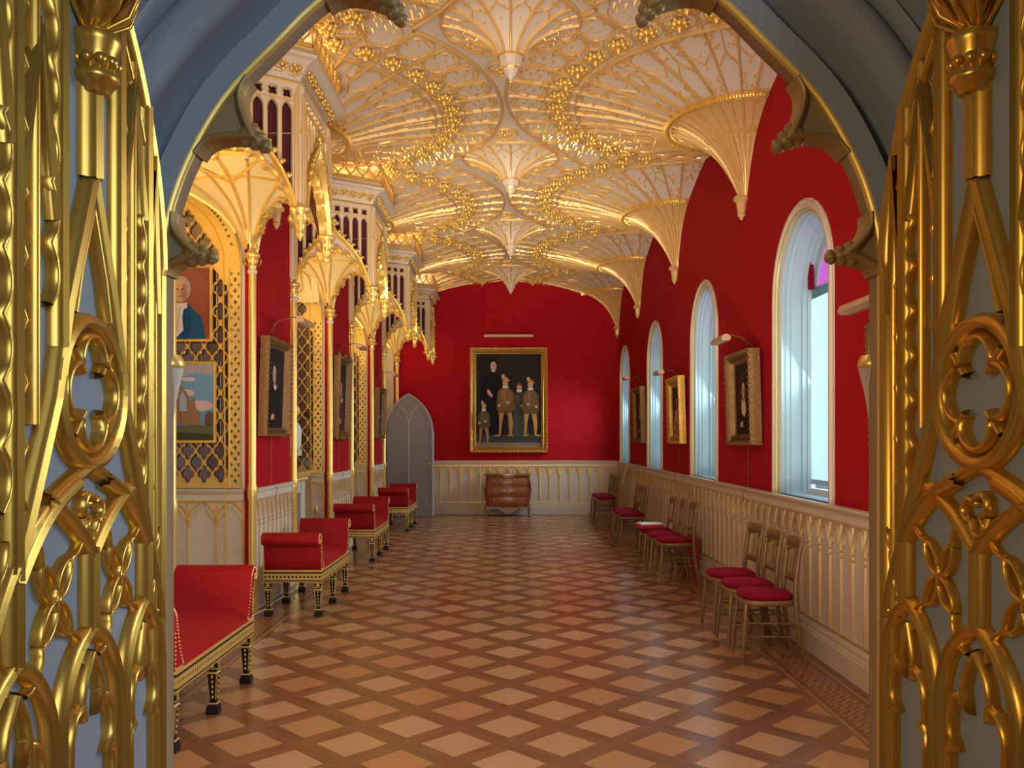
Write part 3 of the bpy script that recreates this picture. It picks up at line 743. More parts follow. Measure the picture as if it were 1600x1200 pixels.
wall_picture(-1, 8.12, 8.98, 1.62, 2.58, .085, person_layers((.02, .017, .016), (.5, .66, .075, .10), coat=(.012, .012, .013), hair=(.6, .55, .5), hairs=1.15),
    'dark portrait in heavy gilt frame on the first red pier after the arch recess', lamp=(8.55, 2.74, .46, .36, 0), lamplabel='arched-arm trough lamp over the portrait on the first red pier of the inner wall')
wall_picture(-1, 11.50, 12.32, 1.62, 2.72, .085, person_layers(D1, (.5, .60, .09, .10), coat=(.06, .03, .015), hair=(.3, .25, .2)),
    'portrait in scrolled carved frame with crest, on the second red pier of the inner wall', lamp=(11.9, 2.85, .46, .34, 0), crest=True, lamplabel='trough lamp over the scrolled frame on the second red pier of the inner wall')
wall_picture(-1, 14.95, 15.75, 1.6, 2.5, .085, person_layers(D1, (.5, .60, .1, .12), coat=(.1, .04, .02)),
    'small portrait in brown gilt frame on the third red pier, beside the grey door', lamp=(15.3, 2.72, .40, .34, 0), lamplabel='trough lamp over the small portrait beside the grey door')
wall_picture(1, 4.35, 5.22, 1.55, 2.30, .07, person_layers((.04, .035, .035), (.5, .55, .1, .14), coat=(.07, .06, .06)),
    'framed portrait half hidden by the door jamb on the window wall', lamp=(4.80, 2.33, .46, .32, 0), lamplabel='pale trough lamp beside the door jamb on the window wall')
wall_picture(1, 7.72, 8.58, 1.54, 2.42, .10, person_layers((.035, .018, .012), (.44, .62, .085, .11), coat=(.03, .013, .012), bib=[(.36, .50), (.44, .46), (.54, .50), (.60, .34), (.50, .24), (.36, .30)], shirt=(.72, .52, .25)),
    'portrait of a sitter with a pale bib, deep wooden frame, between the two largest windows', lamp=(8.1, 2.51, .44, .30, 0), fmat='frame', lamplabel='trough lamp over the bibbed portrait between the two largest windows', fd=.11)
wall_picture(1, 11.05, 11.92, 1.53, 2.42, .12, person_layers((.04, .025, .02), (.45, .66, .075, .1), coat=(.3, .2, .12), bib=[(.38, .52), (.45, .50), (.52, .52), (.58, .3), (.45, .26), (.34, .3)], shirt=(.6, .44, .26)),
    'portrait in double-moulded gilt frame between the second and third windows from the far wall', lamp=(11.5, 2.46, .40, .30, 0), fmat='frameb', lamplabel='trough lamp over the double-moulded frame on the window wall')
wall_picture(1, 14.3, 15.3, 1.52, 2.48, .10, person_layers((.08, .02, .015), (.5, .62, .08, .11), coat=(.12, .03, .02), hair=(.2, .08, .03)),
    'reddish portrait in brown frame beside the window at the far corner', lamp=(14.8, 2.62, .40, .30, 0), lamplabel='trough lamp over the reddish portrait near the far corner')

# ================================================================ RECESSES: columns, fret screens, small pictures
def column_mesh():
    b = MB().use('gold', True)
    b.lathe([(.058, .0), (.058, .10), (.045, .14), (.045, .30), (.036, .34), (.036, 1.02), (.046, 1.06), (.046, 1.14), (.036, 1.18), (.036, 3.12)], n=12)
    b.use('cream', True); b.lathe([(.040, 3.12), (.046, 3.13), (.046, 3.15), (.038, 3.16)], n=12)
    b.use('gold', True)
    b.lathe([(.036, 3.16), (.042, 3.22), (.060, 3.27), (.070, 3.28), (.070, 3.305), (.055, 3.315)], n=12)
    for k in range(8):
        a = 2*pi*k/8; leafy(b, (.042*cos(a), .042*sin(a), 3.19), (cos(a), sin(a), 0), (-sin(a), cos(a), 0), .08, .016)
    return b
cm = None; cols = []
WHERE = ['recess before the first red pier', 'fireplace recess', 'recess with the sea picture', 'recess with the grey door']
for i, c in enumerate(NICHE):
    for sg in (-1, 1):
        y = min(c + sg*NH, YF - .08) - sg*.035
        if i == 0 and sg < 0: continue
        if cm is None: root = empty('gilded_column', (XL + .03, y, 0)); cm = column_mesh().build('shaft', root); proto_col = root
        else: root = proto_col.copy(); COL.objects.link(root); ch = cm.copy(); COL.objects.link(ch); ch.parent = root; root.location = (XL + .03, y, 0)
        w = ['hidden recess next to the doorway'] + WHERE
        tag(root, 'slim gilded column on the %s side of the %s' % ('doorway' if sg < 0 else 'far', w[i]), 'column', 'gilded columns of the inner wall')
def ruin_layers():
    sky = [((.16, .34, .52), RECT), ((.40, .36, .36), [(0, 1), (1, 1), (1, .85), (.7, .9), (.4, .8), (.2, .88), (0, .8)]), ((.62, .50, .46), ell(.55, .62, .14, .05)), ((.60, .46, .42), ell(.8, .45, .2, .07)), ((.55, .45, .44), ell(.3, .86, .2, .05)), ((.62, .48, .42), ell(.6, .80, .12, .03))]
    w = (.30, .17, .09); wd = (.14, .085, .05)
    L = sky + [(wd, [(0, .18), (0, .62), (.08, .60), (.10, .74), (.22, .75), (.24, .3)]), (w, [(.20, .2), (.21, .76), (.30, .80), (.42, .78), (.45, .2)])]
    L += [(w, [(.40, .2), (.40, .74), (.50, .70), (.60, .58), (.62, .30), (.66, .28), (.66, .2)]), ((.35, .42, .52), [(.45, .38), (.45, .58), (.50, .64), (.56, .56), (.57, .38)]), (wd, [(.45, .22), (.45, .38), (.47, .38), (.47, .22)])]
    L += [(w, [(.60, .18), (.61, .52), (.66, .50), (.67, .56), (.70, .56), (.72, .42), (.78, .36), (.80, .18)]), (wd, [(.86, .18), (.88, .34), (.94, .38), (1, .36), (1, .18)])]
    L += [((.13, .14, .06), [(0, 0), (1, 0), (1, .17), (.7, .20), (.3, .16), (0, .22)]), ((.05, .06, .03), [(0, 0), (1, 0), (1, .07), (.4, .10), (0, .08)])]
    return L
def wig_layers():
    L = person_layers((.26, .075, .045), (.48, .68, .13, .16), hair=(.42, .36, .32), coat=(.02, .09, .20), shirt=(.72, .66, .62), hands=False, hairs=1.45)
    L += [((.72, .66, .62), [(.40, .50), (.56, .50), (.52, .30), (.54, .12), (.40, 0), (.24, 0), (.33, .3)]), ((.55, .47, .42), [(.46, .46), (.50, .46), (.45, .1), (.41, .1)]), ((.015, .06, .15), [(.56, .44), (.68, .30), (.60, 0), (.54, 0)])]
    return L
def sea_layers(): return [((.15, .26, .30), RECT), ((.30, .33, .28), [(0, .5), (1, .45), (1, .7), (0, .75)]), ((.05, .12, .15), [(0, 0), (1, 0), (1, .35), (0, .38)]), ((.12, .09, .05), ell(.3, .3, .2, .05))]
def arch_top(u, m):
    w = .49 - m; rise = .77 - m*1.1; rad = (rise*rise + w*w)/(2*w); q = abs(u - .51) + rad - w
    return 3.18 + sqrt(max(0, rad*rad - q*q)) if q < rad else 0
for i, c in enumerate(NICHE):
    if i == 4: break
    far = c + NH; root = empty('fretwork_screen', (XL - .06, far - .001, 1.14))
    tag(root, 'gilded fretwork screen over looking glass ' + (['in the hidden recess next to the doorway', 'behind the blue coat portrait', 'beside the chimney-piece', 'behind the sea picture'][i]), 'screen')
    F = plane((0, 0, -1.14), (-1, 0, 0), (0, 0, 1), (0, -1, 0))
    outer = [(.02, 1.14)] + [(1.0, 1.14)] + list(reversed(parch(.02, 1.0, 3.18, .77, 12)))
    hasp = i in (1, 3)
    rects = [(.27, 2.49, .84, 3.20), (.235, 1.56, .85, 2.31)] if hasp else []
    inner = lambda u, v: 1.16 < v and abs(u - .51) < .3835 and v < max(3.18, arch_top(u, .15)) and (v < 3.18 or v < arch_top(u, .15))
    keep = lambda u, v: not any(a-.006 < u < cc+.006 and bb-.006 < v < d+.006 for a, bb, cc, d in rects)
    holes = lattice(None, F, inner, lambda u, v: True, .152, .215, .51 - .152*2, 1.27)
    b = MB().use('gold')
    band = []
    v = 1.20
    while v < 3.16:                                              # narrow band of small openings up each side
        for uc in (.072, .948):
            for dv, du, rr in ((0, 0, .021),):
                band.append([(uc + rr*x, v + rr*1.25*y) for x, y in ((0, 1), (1, 0), (0, -1), (-1, 0))])
            band.append([(uc + .015, v + .052), (uc + .042, v + .03), (uc + .042, v + .075)]); band.append([(uc - .015, v + .052), (uc - .042, v + .075), (uc - .042, v + .03)])
        v += .104
    for k in range(-16, 17):                                     # and round the arch
        if k == 0: continue
        t = k/17; u = .51 + .43*t; vv = 3.18 + (arch_top(.51 + .43*t, .055) - 3.18)
        if vv > 3.23 and abs(t) < .99: band.append([(u + .019*x, vv + .019*y) for x, y in ((0, 1), (1, 0), (0, -1), (-1, 0))])
    b.plate(outer, holes + band, F, .012, .03)
    for h in holes: b.sweep(h, .012, .012, F, w0=.03, closed=True)
    b.sweep([(.125, 1.14), (.125, 3.18)], .02, .02, F, w0=.03); b.sweep([(.895, 1.14), (.895, 3.18)], .02, .02, F, w0=.03)
    b.sweep([(q, arch_top(q, .145)) for q in [.15 + .72*j/24 for j in range(25)]], .018, .018, F, w0=.03)
    b.sweep(outer[1:], .03, .03, F, w0=.03, prof='m')
    b.build('fretwork', root)
    b = MB().use('mirror'); b.plate(outer, [], F, .0, .006); b.build('looking_glass', root)
    if hasp:
        for (a, z0_, cc, z1_), nm, ly, lb in ((rects[0], 'portrait_painting', wig_layers() if i == 1 else person_layers((.05, .03, .03), (.5, .6, .13, .15)), 'portrait of a wigged person in a blue coat, hung on the fretwork screen' if i == 1 else 'narrow dark portrait hung on the fretwork above the sea picture'),
                                     (rects[1], 'landscape_painting', ruin_layers() if i == 1 else sea_layers(), 'landscape with ruined stone arches under blue sky, below the blue coat portrait' if i == 1 else 'small blue-green sea picture hung low on the fretwork screen')):
            Fp = plane((XL - .06 - (a+cc)/2, far - .052, z0_ + .0), (1, 0, 0), (0, 0, 1), (0, -1, 0))
            picture(nm, Fp, cc - a, z1_ - z0_, .028, .03, ly, lb, 'painting', fmat='gold', carved=False)

# chimney-piece in the second visible recess
c = NICHE[2]; root = empty('chimney_piece', (XB, c - .1, 0), label='carved gothic chimney-piece with gilded shelf in the fireplace recess', cat='fireplace')
b = MB().use('cream'); D = .86; hw = .70
for sg in (-1, 1): b.box((0, min(sg*hw, sg*(hw-.22)), 0), (D, max(sg*hw, sg*(hw-.22)), 1.12))
b.box((0, -hw+.2, .92), (D, hw-.2, 1.12)); b.build('jamb', root)
b = MB().use('iron'); b.box((0, -hw+.22, .0), (.45, hw-.22, .92)); b.build('hearth', root)
b = MB().use('gold'); 
for z0_, z1_, q in ((1.08, 1.12, .03), (1.12, 1.16, .06), (1.16, 1.19, .10)): b.box((0, -hw - q, z0_), (D + q, hw + q, z1_))
for k in range(14):
    y = -hw + .05 + k*(2*hw-.1)/13; b.ball((D + .03, y, 1.09), .028, 6, 4)
b.build('shelf', root)
b = MB().use('cream')
b.box((0, -hw+.1, 1.19), (D-.25, hw-.1, 1.5)); b.use('white')
for k in range(9):
    y = -hw + .02 + k*(2*hw - .04)/8; b.lathe([(.012, 1.44), (.045, 1.5), (.05, 1.7), (.035, 1.76), (.006, 1.80)], (D - .09, y, 0), 8)
b.use('cream'); b.box((0, -hw, 1.38), (D-.04, hw, 1.46)); b.build('battlement', root)
b = MB().use('gold')
for sg in (-1, 1):
    for dy, h_ in ((0, 3.0), (.09, 2.95)): b.tube([(D-.18, sg*(hw-.05-dy), 1.46), (D-.18, sg*(hw-.05-dy), h_)], .018, 8)
    b.ball((D - .12, sg*(hw-.05), 1.95), .07, 8, 6, (1, 1, 1.2)); b.build('colonnette', root); b = MB().use('gold')
b = MB().use('mirror'); b.box((.0, -hw+.2, 1.5), (.05, hw-.2, 3.0)); b.use('goldp'); F = plane((.05, 0, 1.5), (0, 1, 0), (0, 0, 1), (1, 0, 0)); b.sweep([(-.5, 0), (-.5, 1.5), (.5, 1.5), (.5, 0)], .06, .04, F, closed=True, prof='m'); b.build('overmantel', root)
root = empty('fire_iron', (XL - .10, c + .72, 0), label='turned bronze fire iron finial standing beside the chimney-piece', cat='fire iron')
b = MB().use('bronze', True); b.lathe([(.06, 0), (.06, .03), (.02, .06), (.014, .3), (.03, .36), (.014, .42), (.04, .5), (.04, .54), (.014, .6), (.03, .66), (.012, .70), (.004, .78)], n=10); b.build('shaft', root)


# ================================================================ CANOPIES
def hood_g(t):
    T = [(0, 1), (.05, .93), (.15, .85), (.3, .78), (.45, .69), (.6, .58), (.75, .44), (.87, .28), (.95, .13), (1, 0)]
    for a, q in zip(T[:-1], T[1:]):
        if t <= q[0]: return a[1] + (q[1]-a[1])*(t-a[0])/(q[0]-a[0])
    return 0
Z0, Z1 = 3.33, 4.28
def canopy_face(root, A, B, nl):
    A, B = Vector((*A, 0)), Vector((*B, 0)); Wf = (B-A).length; U = (B-A)/Wf; N = Vector((U.y, -U.x, 0))
    if N.x < 0: N = -N
    F = plane(A, U, (0, 0, 1), N); m = .045; hw = Wf/2 - m; apex = 3.98
    hood = lambda u: Z0 + (apex - Z0) * hood_g(min(1, abs(u - Wf/2)/hw))
    # cusped opening
    base = []
    for k in range(9):
        t = -1 + 2*k/8; base.append((Wf/2 + t*(hw - .01), Z0 - .01 + .40*(1 - abs(t)**2.0)))
    open_ = scallop(base, .042, 6)
    outer = [(0, Z1), (0, Z0 - .0)] + open_ + [(Wf, Z0), (Wf, Z1)]
    holes = []; edges = []
    p = (Wf - 2*.05)/nl
    for k in range(nl):
        a, q = .05 + k*p + p*.13, .05 + (k+1)*p - p*.13; mid = (a+q)/2; vb = max(hood(a), hood(q), hood(mid)) + .045
        holes.append(quatre(mid, 4.205, p*.40, 3, 45))
        if vb < 4.0:
            h = [(a, hood(a) + .045), (mid, hood(mid) + .045), (q, hood(q) + .045)] + list(reversed(parch(a, q, 4.07, .075, 4)))
            # small cusp on each side of the head
            holes.append(h)
    b = MB().use('cream'); b.plate(outer, holes, F, -.03, 0.0)
    b.use('goldp')
    for h in holes: b.sweep(h, .010, .010, F, closed=True)
    b.sweep([(.0, 4.15), (Wf, 4.15)], .010, .010, F)
    b.sweep([(.02, Z0), (.02, Z1)], .03, .03, F, prof='m'); b.sweep([(Wf-.02, Z0), (Wf-.02, Z1)], .03, .03, F, prof='m')
    face = b.build('fret_panel', root)
    b = MB().use('gold')
    b.sweep(open_, .022, .075, F, w0=-.05, prof='b'); b.sweep(scallop([(q[0]*.93 + Wf*.035, q[1] + .035) for q in base], .045, 5), .012, .02, F)
    us = [Wf/2 + hw*(-1 + 2*k/32) for k in range(33)]
    b.sweep([(u, hood(u)) for u in us], .040, .055, F, prof='d')
    b.sweep([(Wf/2, apex), (Wf/2, apex + .05)], .03, .05, F, prof='m')
    b.build('hood_mould', face)
    for k in range(1, 8):
        for sg in (-1, 1):
            b = MB().use('gold', True); t = k/8.3; u = Wf/2 + sg*hw*t; v = hood(u) + .025
            b.ball(F(u + sg*.008, v + .012, .045), .024, 6, 4); b.ball(F(u + sg*.026, v + .016, .058), .014, 5, 3); b.build('crocket', face)
    b = MB().use('gold', True)
    for du, dv in ((0, .07), (-.035, .045), (.035, .045), (0, .03)): b.ball(F(Wf/2 + du, apex + dv, .05), .026, 6, 4)
    b.build('finial', face)
    b = MB().use('pane'); b.plate([(0.01, Z1 - .01), (.01, 3.86)] + [(u, hood(u) - .03) for u in us if hood(u) < 3.86 or 1] + [(Wf - .01, 3.86), (Wf - .01, Z1 - .01)], [], F, -.075, -.07) if 0 else None
    vs = [(u, hood(u) + .01) for u in us]
    b.plate([(.01, Z1)] + [(.01, Z0+.02)] + vs + [(Wf-.01, Z0+.02), (Wf-.01, Z1)], [], F, -.055, -.05)
    b.build('glass', face)
def offset_path(path, d):
    out = []
    for i, p in enumerate(path):
        a, c_ = path[max(i-1, 0)], path[min(i+1, len(path)-1)]
        def nrm(p, q):
            dx, dy = q[0]-p[0], q[1]-p[1]; l = math.hypot(dx, dy); return (dy/l, -dx/l)
        n1 = nrm(a, p) if a != p else nrm(p, c_); n2 = nrm(p, c_) if c_ != p else nrm(a, p)
        m = ((n1[0]+n2[0]), (n1[1]+n2[1])); l2 = (m[0]**2+m[1]**2); k = 2/l2
        out.append((p[0]+m[0]*k*d*1, p[1]+m[1]*k*d*1))
    return out
def make_canopy():
    root = empty('gothic_canopy', (XL, 0, 0))
    PL = [(0, -.98), (.82, -.46), (.82, .46), (0, .98)]           # plan, wall to wall
    canopy_face(root, PL[0], PL[1], 8); canopy_face(root, PL[1], PL[2], 8); canopy_face(root, PL[2], PL[3], 8)
    # cornice
    prof = [(0, 4.26), (.018, 4.275), (.018, 4.295), (.0, 4.31), (.015, 4.36), (.05, 4.41), (.11, 4.445), (.145, 4.45), (.15, 4.475), (.13, 4.49), (.11, 4.52), (.10, 4.55), (-.05, 4.555)]
    b = MB().use('cream'); rows = [[(x, y, z) for x, y in offset_path(PL, d)] for d, z in prof]; b.grid(rows)
    b.add([(x, y, 4.30) for x, y in PL], [(0, 1, 2, 3)])  # unseen lid, added to stop the uplights leaking down
    b.use('gold')
    for d, z in ((.02, 4.285), (.112, 4.53)): b.tube([(x, y, z) for x, y in offset_path(PL, d)], .009, 6)
    cor = b.build('cornice', root)
    b = MB().use('gold', True)
    for (p, q) in zip(PL[:-1], PL[1:]):
        L = math.hypot(q[0]-p[0], q[1]-p[1]); U = Vector((q[0]-p[0], q[1]-p[1], 0))/L; N = Vector((U.y, -U.x, 0)); n = int(L/.105)
        for k in range(n):
            c0 = Vector((*p, 0)) + U*L*(k+.5)/n + N*.04; z = 4.375 + .012*(k % 2)
            for a in range(5):
                an = 2*pi*a/5 + k*.7; d = U*cos(an)*.036 + Vector((0, 0, sin(an)*.030)) + N*.022
                b.ball(c0 + Vector((0, 0, z)) + d, .017, 5, 3)
            b.ball(c0 + Vector((0, 0, z)) + N*.035, .018, 5, 3)
            b.tube([c0 + Vector((0,0,z-.03)) - U*.05, c0 + Vector((0,0,z-.045)) + N*.01, c0 + Vector((0,0,z+.02)) + U*.05 + N*.02], .006, 4)
    b.build('leaf_frieze', cor)
    # cresting
    b = MB().use('gold')
    PC = offset_path(PL, .10)
    for (p, q) in zip(PC[:-1], PC[1:]):
        L = math.hypot(q[0]-p[0], q[1]-p[1]); U = Vector((q[0]-p[0], q[1]-p[1], 0))/L; N = Vector((U.y, -U.x, 0)); n = max(2, round(L/.145)); pp = L/n
        F = plane((*p, 4.55), U, (0, 0, 1), N)
        b.sweep([(0, .01), (L, .01)], .03, .02, F, w0=-.01, prof='b')
        for k in range(n + 1):
            u = k*pp
            for sg in (-1, 1):
                if 0 <= u + sg*pp/2 <= L + 1e-3: b.sweep([(u + sg*pp/2, .02), (u + sg*pp*.42, .05), (u + sg*pp*.15, .09), (u, .15)], .016, .016, F, w0=-.008, prof='b')
            if 0 <= k <= n:
                b.smooth = True
                for du, dv, r in ((0, .19, .020), (-.024, .165, .016), (.024, .165, .016), (0, .15, .014)):
                    if -.01 <= u + du <= L + .01: b.ball(F(u + du, dv, 0), r, 6, 4, (1, 1, 1))
                b.smooth = False
    b.build('cresting', cor)
    # corner shafts and drops
    for k in (0, 1, 2, 3):
        x, y = PL[k]; x = x if x > 0 else .035
        b = MB().use('cream'); b.lathe([(.036, 3.35), (.036, 4.27)], (x, y, 0), 8, a0=pi/8)
        b.use('goldp')
        for a in range(4): b.tube([(x + .042*cos(pi/4+a*pi/2), y + .042*sin(pi/4+a*pi/2), 3.36), (x + .042*cos(pi/4+a*pi/2), y + .042*sin(pi/4+a*pi/2), 4.20)], .010, 6)
        b.lathe([(.05, 3.9), (.052, 3.92), (.03, 4.0), (.004, 4.12)], (x + (.02 if k in (1, 2) else 0), y, 0), 4)
        sh = b.build('corner_shaft', root)
        if k in (1, 2):
            b = MB().use('gold', True); b.lathe([(.04, 3.36), (.075, 3.355), (.080, 3.335), (.066, 3.32), (.050, 3.29), (.048, 3.24), (.036, 3.20), (.030, 3.165), (.036, 3.155), (.028, 3.135), (.012, 3.115), (.004, 3.10)], (x, y, 0), 12)
            for a in range(8): leafy(b, (x + .044*cos(a*pi/4), y + .044*sin(a*pi/4), 3.22), (cos(a*pi/4), sin(a*pi/4), 0), (-sin(a*pi/4), cos(a*pi/4), 0), .09, .016)
            b.build('drop_finial', root)
    # vault inside
    XBk = XB - XL
    prof2 = resample([(.03, 3.30), (.07, 3.40), (.14, 3.53), (.25, 3.66), (.4, 3.76), (.6, 3.85), (.85, 3.91), (1.2, 3.95), (2, 3.96)], 8)
    def Q(r):
        if r <= prof2[0][0]: return prof2[0][1]
        for a, c_ in zip(prof2[:-1], prof2[1:]):
            if r <= c_[0]: return a[1] + (c_[1]-a[1])*(r-a[0])/max(1e-6, c_[0]-a[0])
        return 3.96
    CN = [(.0, -.98), (.0, .98), (XBk, -.98), (XBk, .98)]
    def qz(x, y):
        r = min(math.hypot(x-q[0], y-q[1]) for q in CN); return Q(r)
    def hwid(x): return .935 if x < 0 else .935 - .50*x/.82
    xs = [XBk + (0 - XBk)*((i/16)) for i in range(17)] + [.79*(i/14)**1.0 for i in range(1, 15)]
    ts = [sin(pi/2*(-1 + 2*j/30)) for j in range(31)]
    b = MB().use('nvault', True); b.grid([[(x, hwid(x)*t, qz(x, hwid(x)*t)) for t in ts] for x in xs]); va = b.build('vault', root)
    b = MB().use('gold')
    def VF(u, v, w):
        z = qz(u, v); e = .01; dx = (qz(u+e, v)-z)/e; dy = (qz(u, v+e)-z)/e
        k = min(1, 3/max(1e-6, math.hypot(dx, dy))); n = Vector((dx*k, dy*k, -1)).normalized()
        return Vector((u, v, z)) + n*w
    okv = lambda p: XBk <= p.x <= .80 and abs(p.y) <= hwid(p.x) + .01
    for (qx, qy) in CN[:2]:
        s_ = -1 if qy > 0 else 1
        for a in (0, 25, 50, 75, 105, 130, 155, 180):
            d = (cos(R(a)), s_*sin(R(a))); Lr = .98/max(.35, abs(sin(R(a)))) if 20 < a < 160 else .85
            b.sweep([(qx + d[0]*r, qy + d[1]*r) for r in [.03, .05, .08, .12, .18, .26, .36, .48, .6, .75, .9, 1.05, 1.2, 1.35] if r <= min(Lr, 1.4)], .024, .024, VF, valid=okv)
        b.sweep([(qx + .62*cos(R(a)), qy + s_*.62*sin(R(a))) for a in range(0, 181, 9)], .018, .018, VF, valid=okv)
    b.sweep([(0, -.95 + .1*k) for k in range(20)], .03, .03, VF, valid=okv); b.sweep([(XBk + .1*k, 0) for k in range(19)], .03, .03, VF, valid=okv)
    b.sweep([(.45*x, .45*y) for x, y in ((0, 1), (-1, 0), (0, -1), (1, 0), (0, 1))], .02, .02, VF)
    b.smooth = True; b.ball(VF(0, 0, .02), .05, 8, 5); b.build('vault_rib', va)
    return root
can = make_canopy()
clab = ['canopy overhanging the hidden recess next to the doorway', 'largest gilded canopy in view, overhanging the recess with the blue coat portrait', 'gilded canopy overhanging the fireplace recess', 'gilded canopy overhanging the recess with the sea picture', 'gilded canopy over the grey door at the far end']
for i, c in enumerate(NICHE):
    o = can if i == 0 else copy_tree(can)
    o.location = (XL, c, 0); tag(o, clab[i], 'canopy', 'canopies over the recesses')

cov = [x for x in COL.objects if x.get('label') == clab[2]][0]
b = MB()
for k in range(6):                                              # fluted cove at the head of the recess
    u0, u1 = -.10 - .10*k, -.10 - .10*(k+1); m_ = (u0+u1)/2
    rows = []
    for i in range(9):
        t = i/8; z = 3.38 + .50*t; y = NH - .10 - .34*t**2; w_ = (u0-u1)/2*.9*(1 - max(0, t-.72)/.28*.95)
        rows.append([(m_ - w_, y, z), (m_, y - .03, z + .01), (m_ + w_, y, z)])
    b.use('nvault', True); b.grid(rows); b.use('gold'); b.tube([r[0] for r in rows], .010, 5); b.tube([r[2] for r in rows], .010, 5)
b.build('fluted_cove', cov)

# ================================================================ ENTRANCE ARCH AND DOOR LEAVES
XC, HWD, YO = .023, .75, 1.80
_sh = [(1, 0), (.989, .126), (.935, .298), (.827, .487), (.682, .641), (.538, .776), (.27, .94), (0, 1.03)]
_arc = resample([(a*.75, 1.945 + q*.75) for a, q in _sh], 5)
half = [(.75, 0), (.75, .5), (.75, 1.0), (.75, 1.5)] + _arc
arch = [(-x, z) for x, z in half] + [(x, z) for x, z in reversed(half[:-1])]        # left foot, over, right foot
def arch_off(d):
    out = []
    for i, p in enumerate(arch):
        a, c_ = arch[max(0, i-1)], arch[min(len(arch)-1, i+1)]; dx, dz = c_[0]-a[0], c_[1]-a[1]; l = math.hypot(dx, dz)
        nx_, nz_ = -dz/l, dx/l
        if i == (len(arch)-1)//2: nx_, nz_ = 0, 1
        out.append((XC + p[0] + nx_*d, p[1] + nz_*d*1.0))
    return out
def wall_with_arch(y0, y1, d, m, name, kind='structure'):
    A = arch_off(d); b = MB().use(m); F = lambda u, v, w: Vector((u, w, v))
    x0, x1 = XB, XR + .1
    b.plate([(x0, 0), (A[0][0], 0)] + A[1:-1] + [(A[-1][0], 0), (x1, 0), (x1, 5.1), (x0, 5.1)], [], F, y0, y1); o = b.build(name); tag(o, kind=kind); return o
wall_with_arch(1.835, YN, .006, 'red', 'wall_near')
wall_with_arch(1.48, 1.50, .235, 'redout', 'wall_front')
b = MB().use('cusp', True)
b.grid([[(x, y, z) for x, z in arch_off(d)] for d, y in ((.008, YN), (0, YN - .004), (.0, 1.800))]) ; b.use('gold', True)
b.grid([[(x, y, z) for x, z in arch_off(d)] for d, y in ((0, 1.800), (-.003, 1.795), (.002, 1.788), (.010, 1.786))])
b.use('stone', True)
for seg in ([(.010, 1.786), (.048, 1.770)], [(.048, 1.770), (.051, 1.805), (.064, 1.828), (.082, 1.815), (.090, 1.745)], [(.090, 1.745), (.093, 1.715), (.106, 1.690), (.128, 1.678), (.148, 1.688), (.155, 1.72)],
            [(.155, 1.72), (.158, 1.66), (.168, 1.655)], [(.168, 1.655), (.172, 1.70), (.186, 1.705), (.194, 1.63)], [(.194, 1.63), (.20, 1.59), (.215, 1.57), (.225, 1.565)], [(.225, 1.565), (.235, 1.54), (.235, 1.47), (.262, 1.465), (.262, 1.5)]):
    b.grid([[(x, y, z) for x, z in arch_off(d)] for d, y in seg])
o = b.build('trim_20'); tag(o, kind='structure')
b = MB().use('stone', True)
for seg in ([(.36, 1.48), (.36, 1.42), (.38, 1.39), (.41, 1.38)], [(.41, 1.38), (.43, 1.36), (.50, 1.34), (.60, 1.33), (.9, 1.33)]):
    b.grid([[(x, y, z) for x, z in arch_off(d)[4:-4]] for d, y in seg])
o = b.build('trim_21'); tag(o, kind='structure')
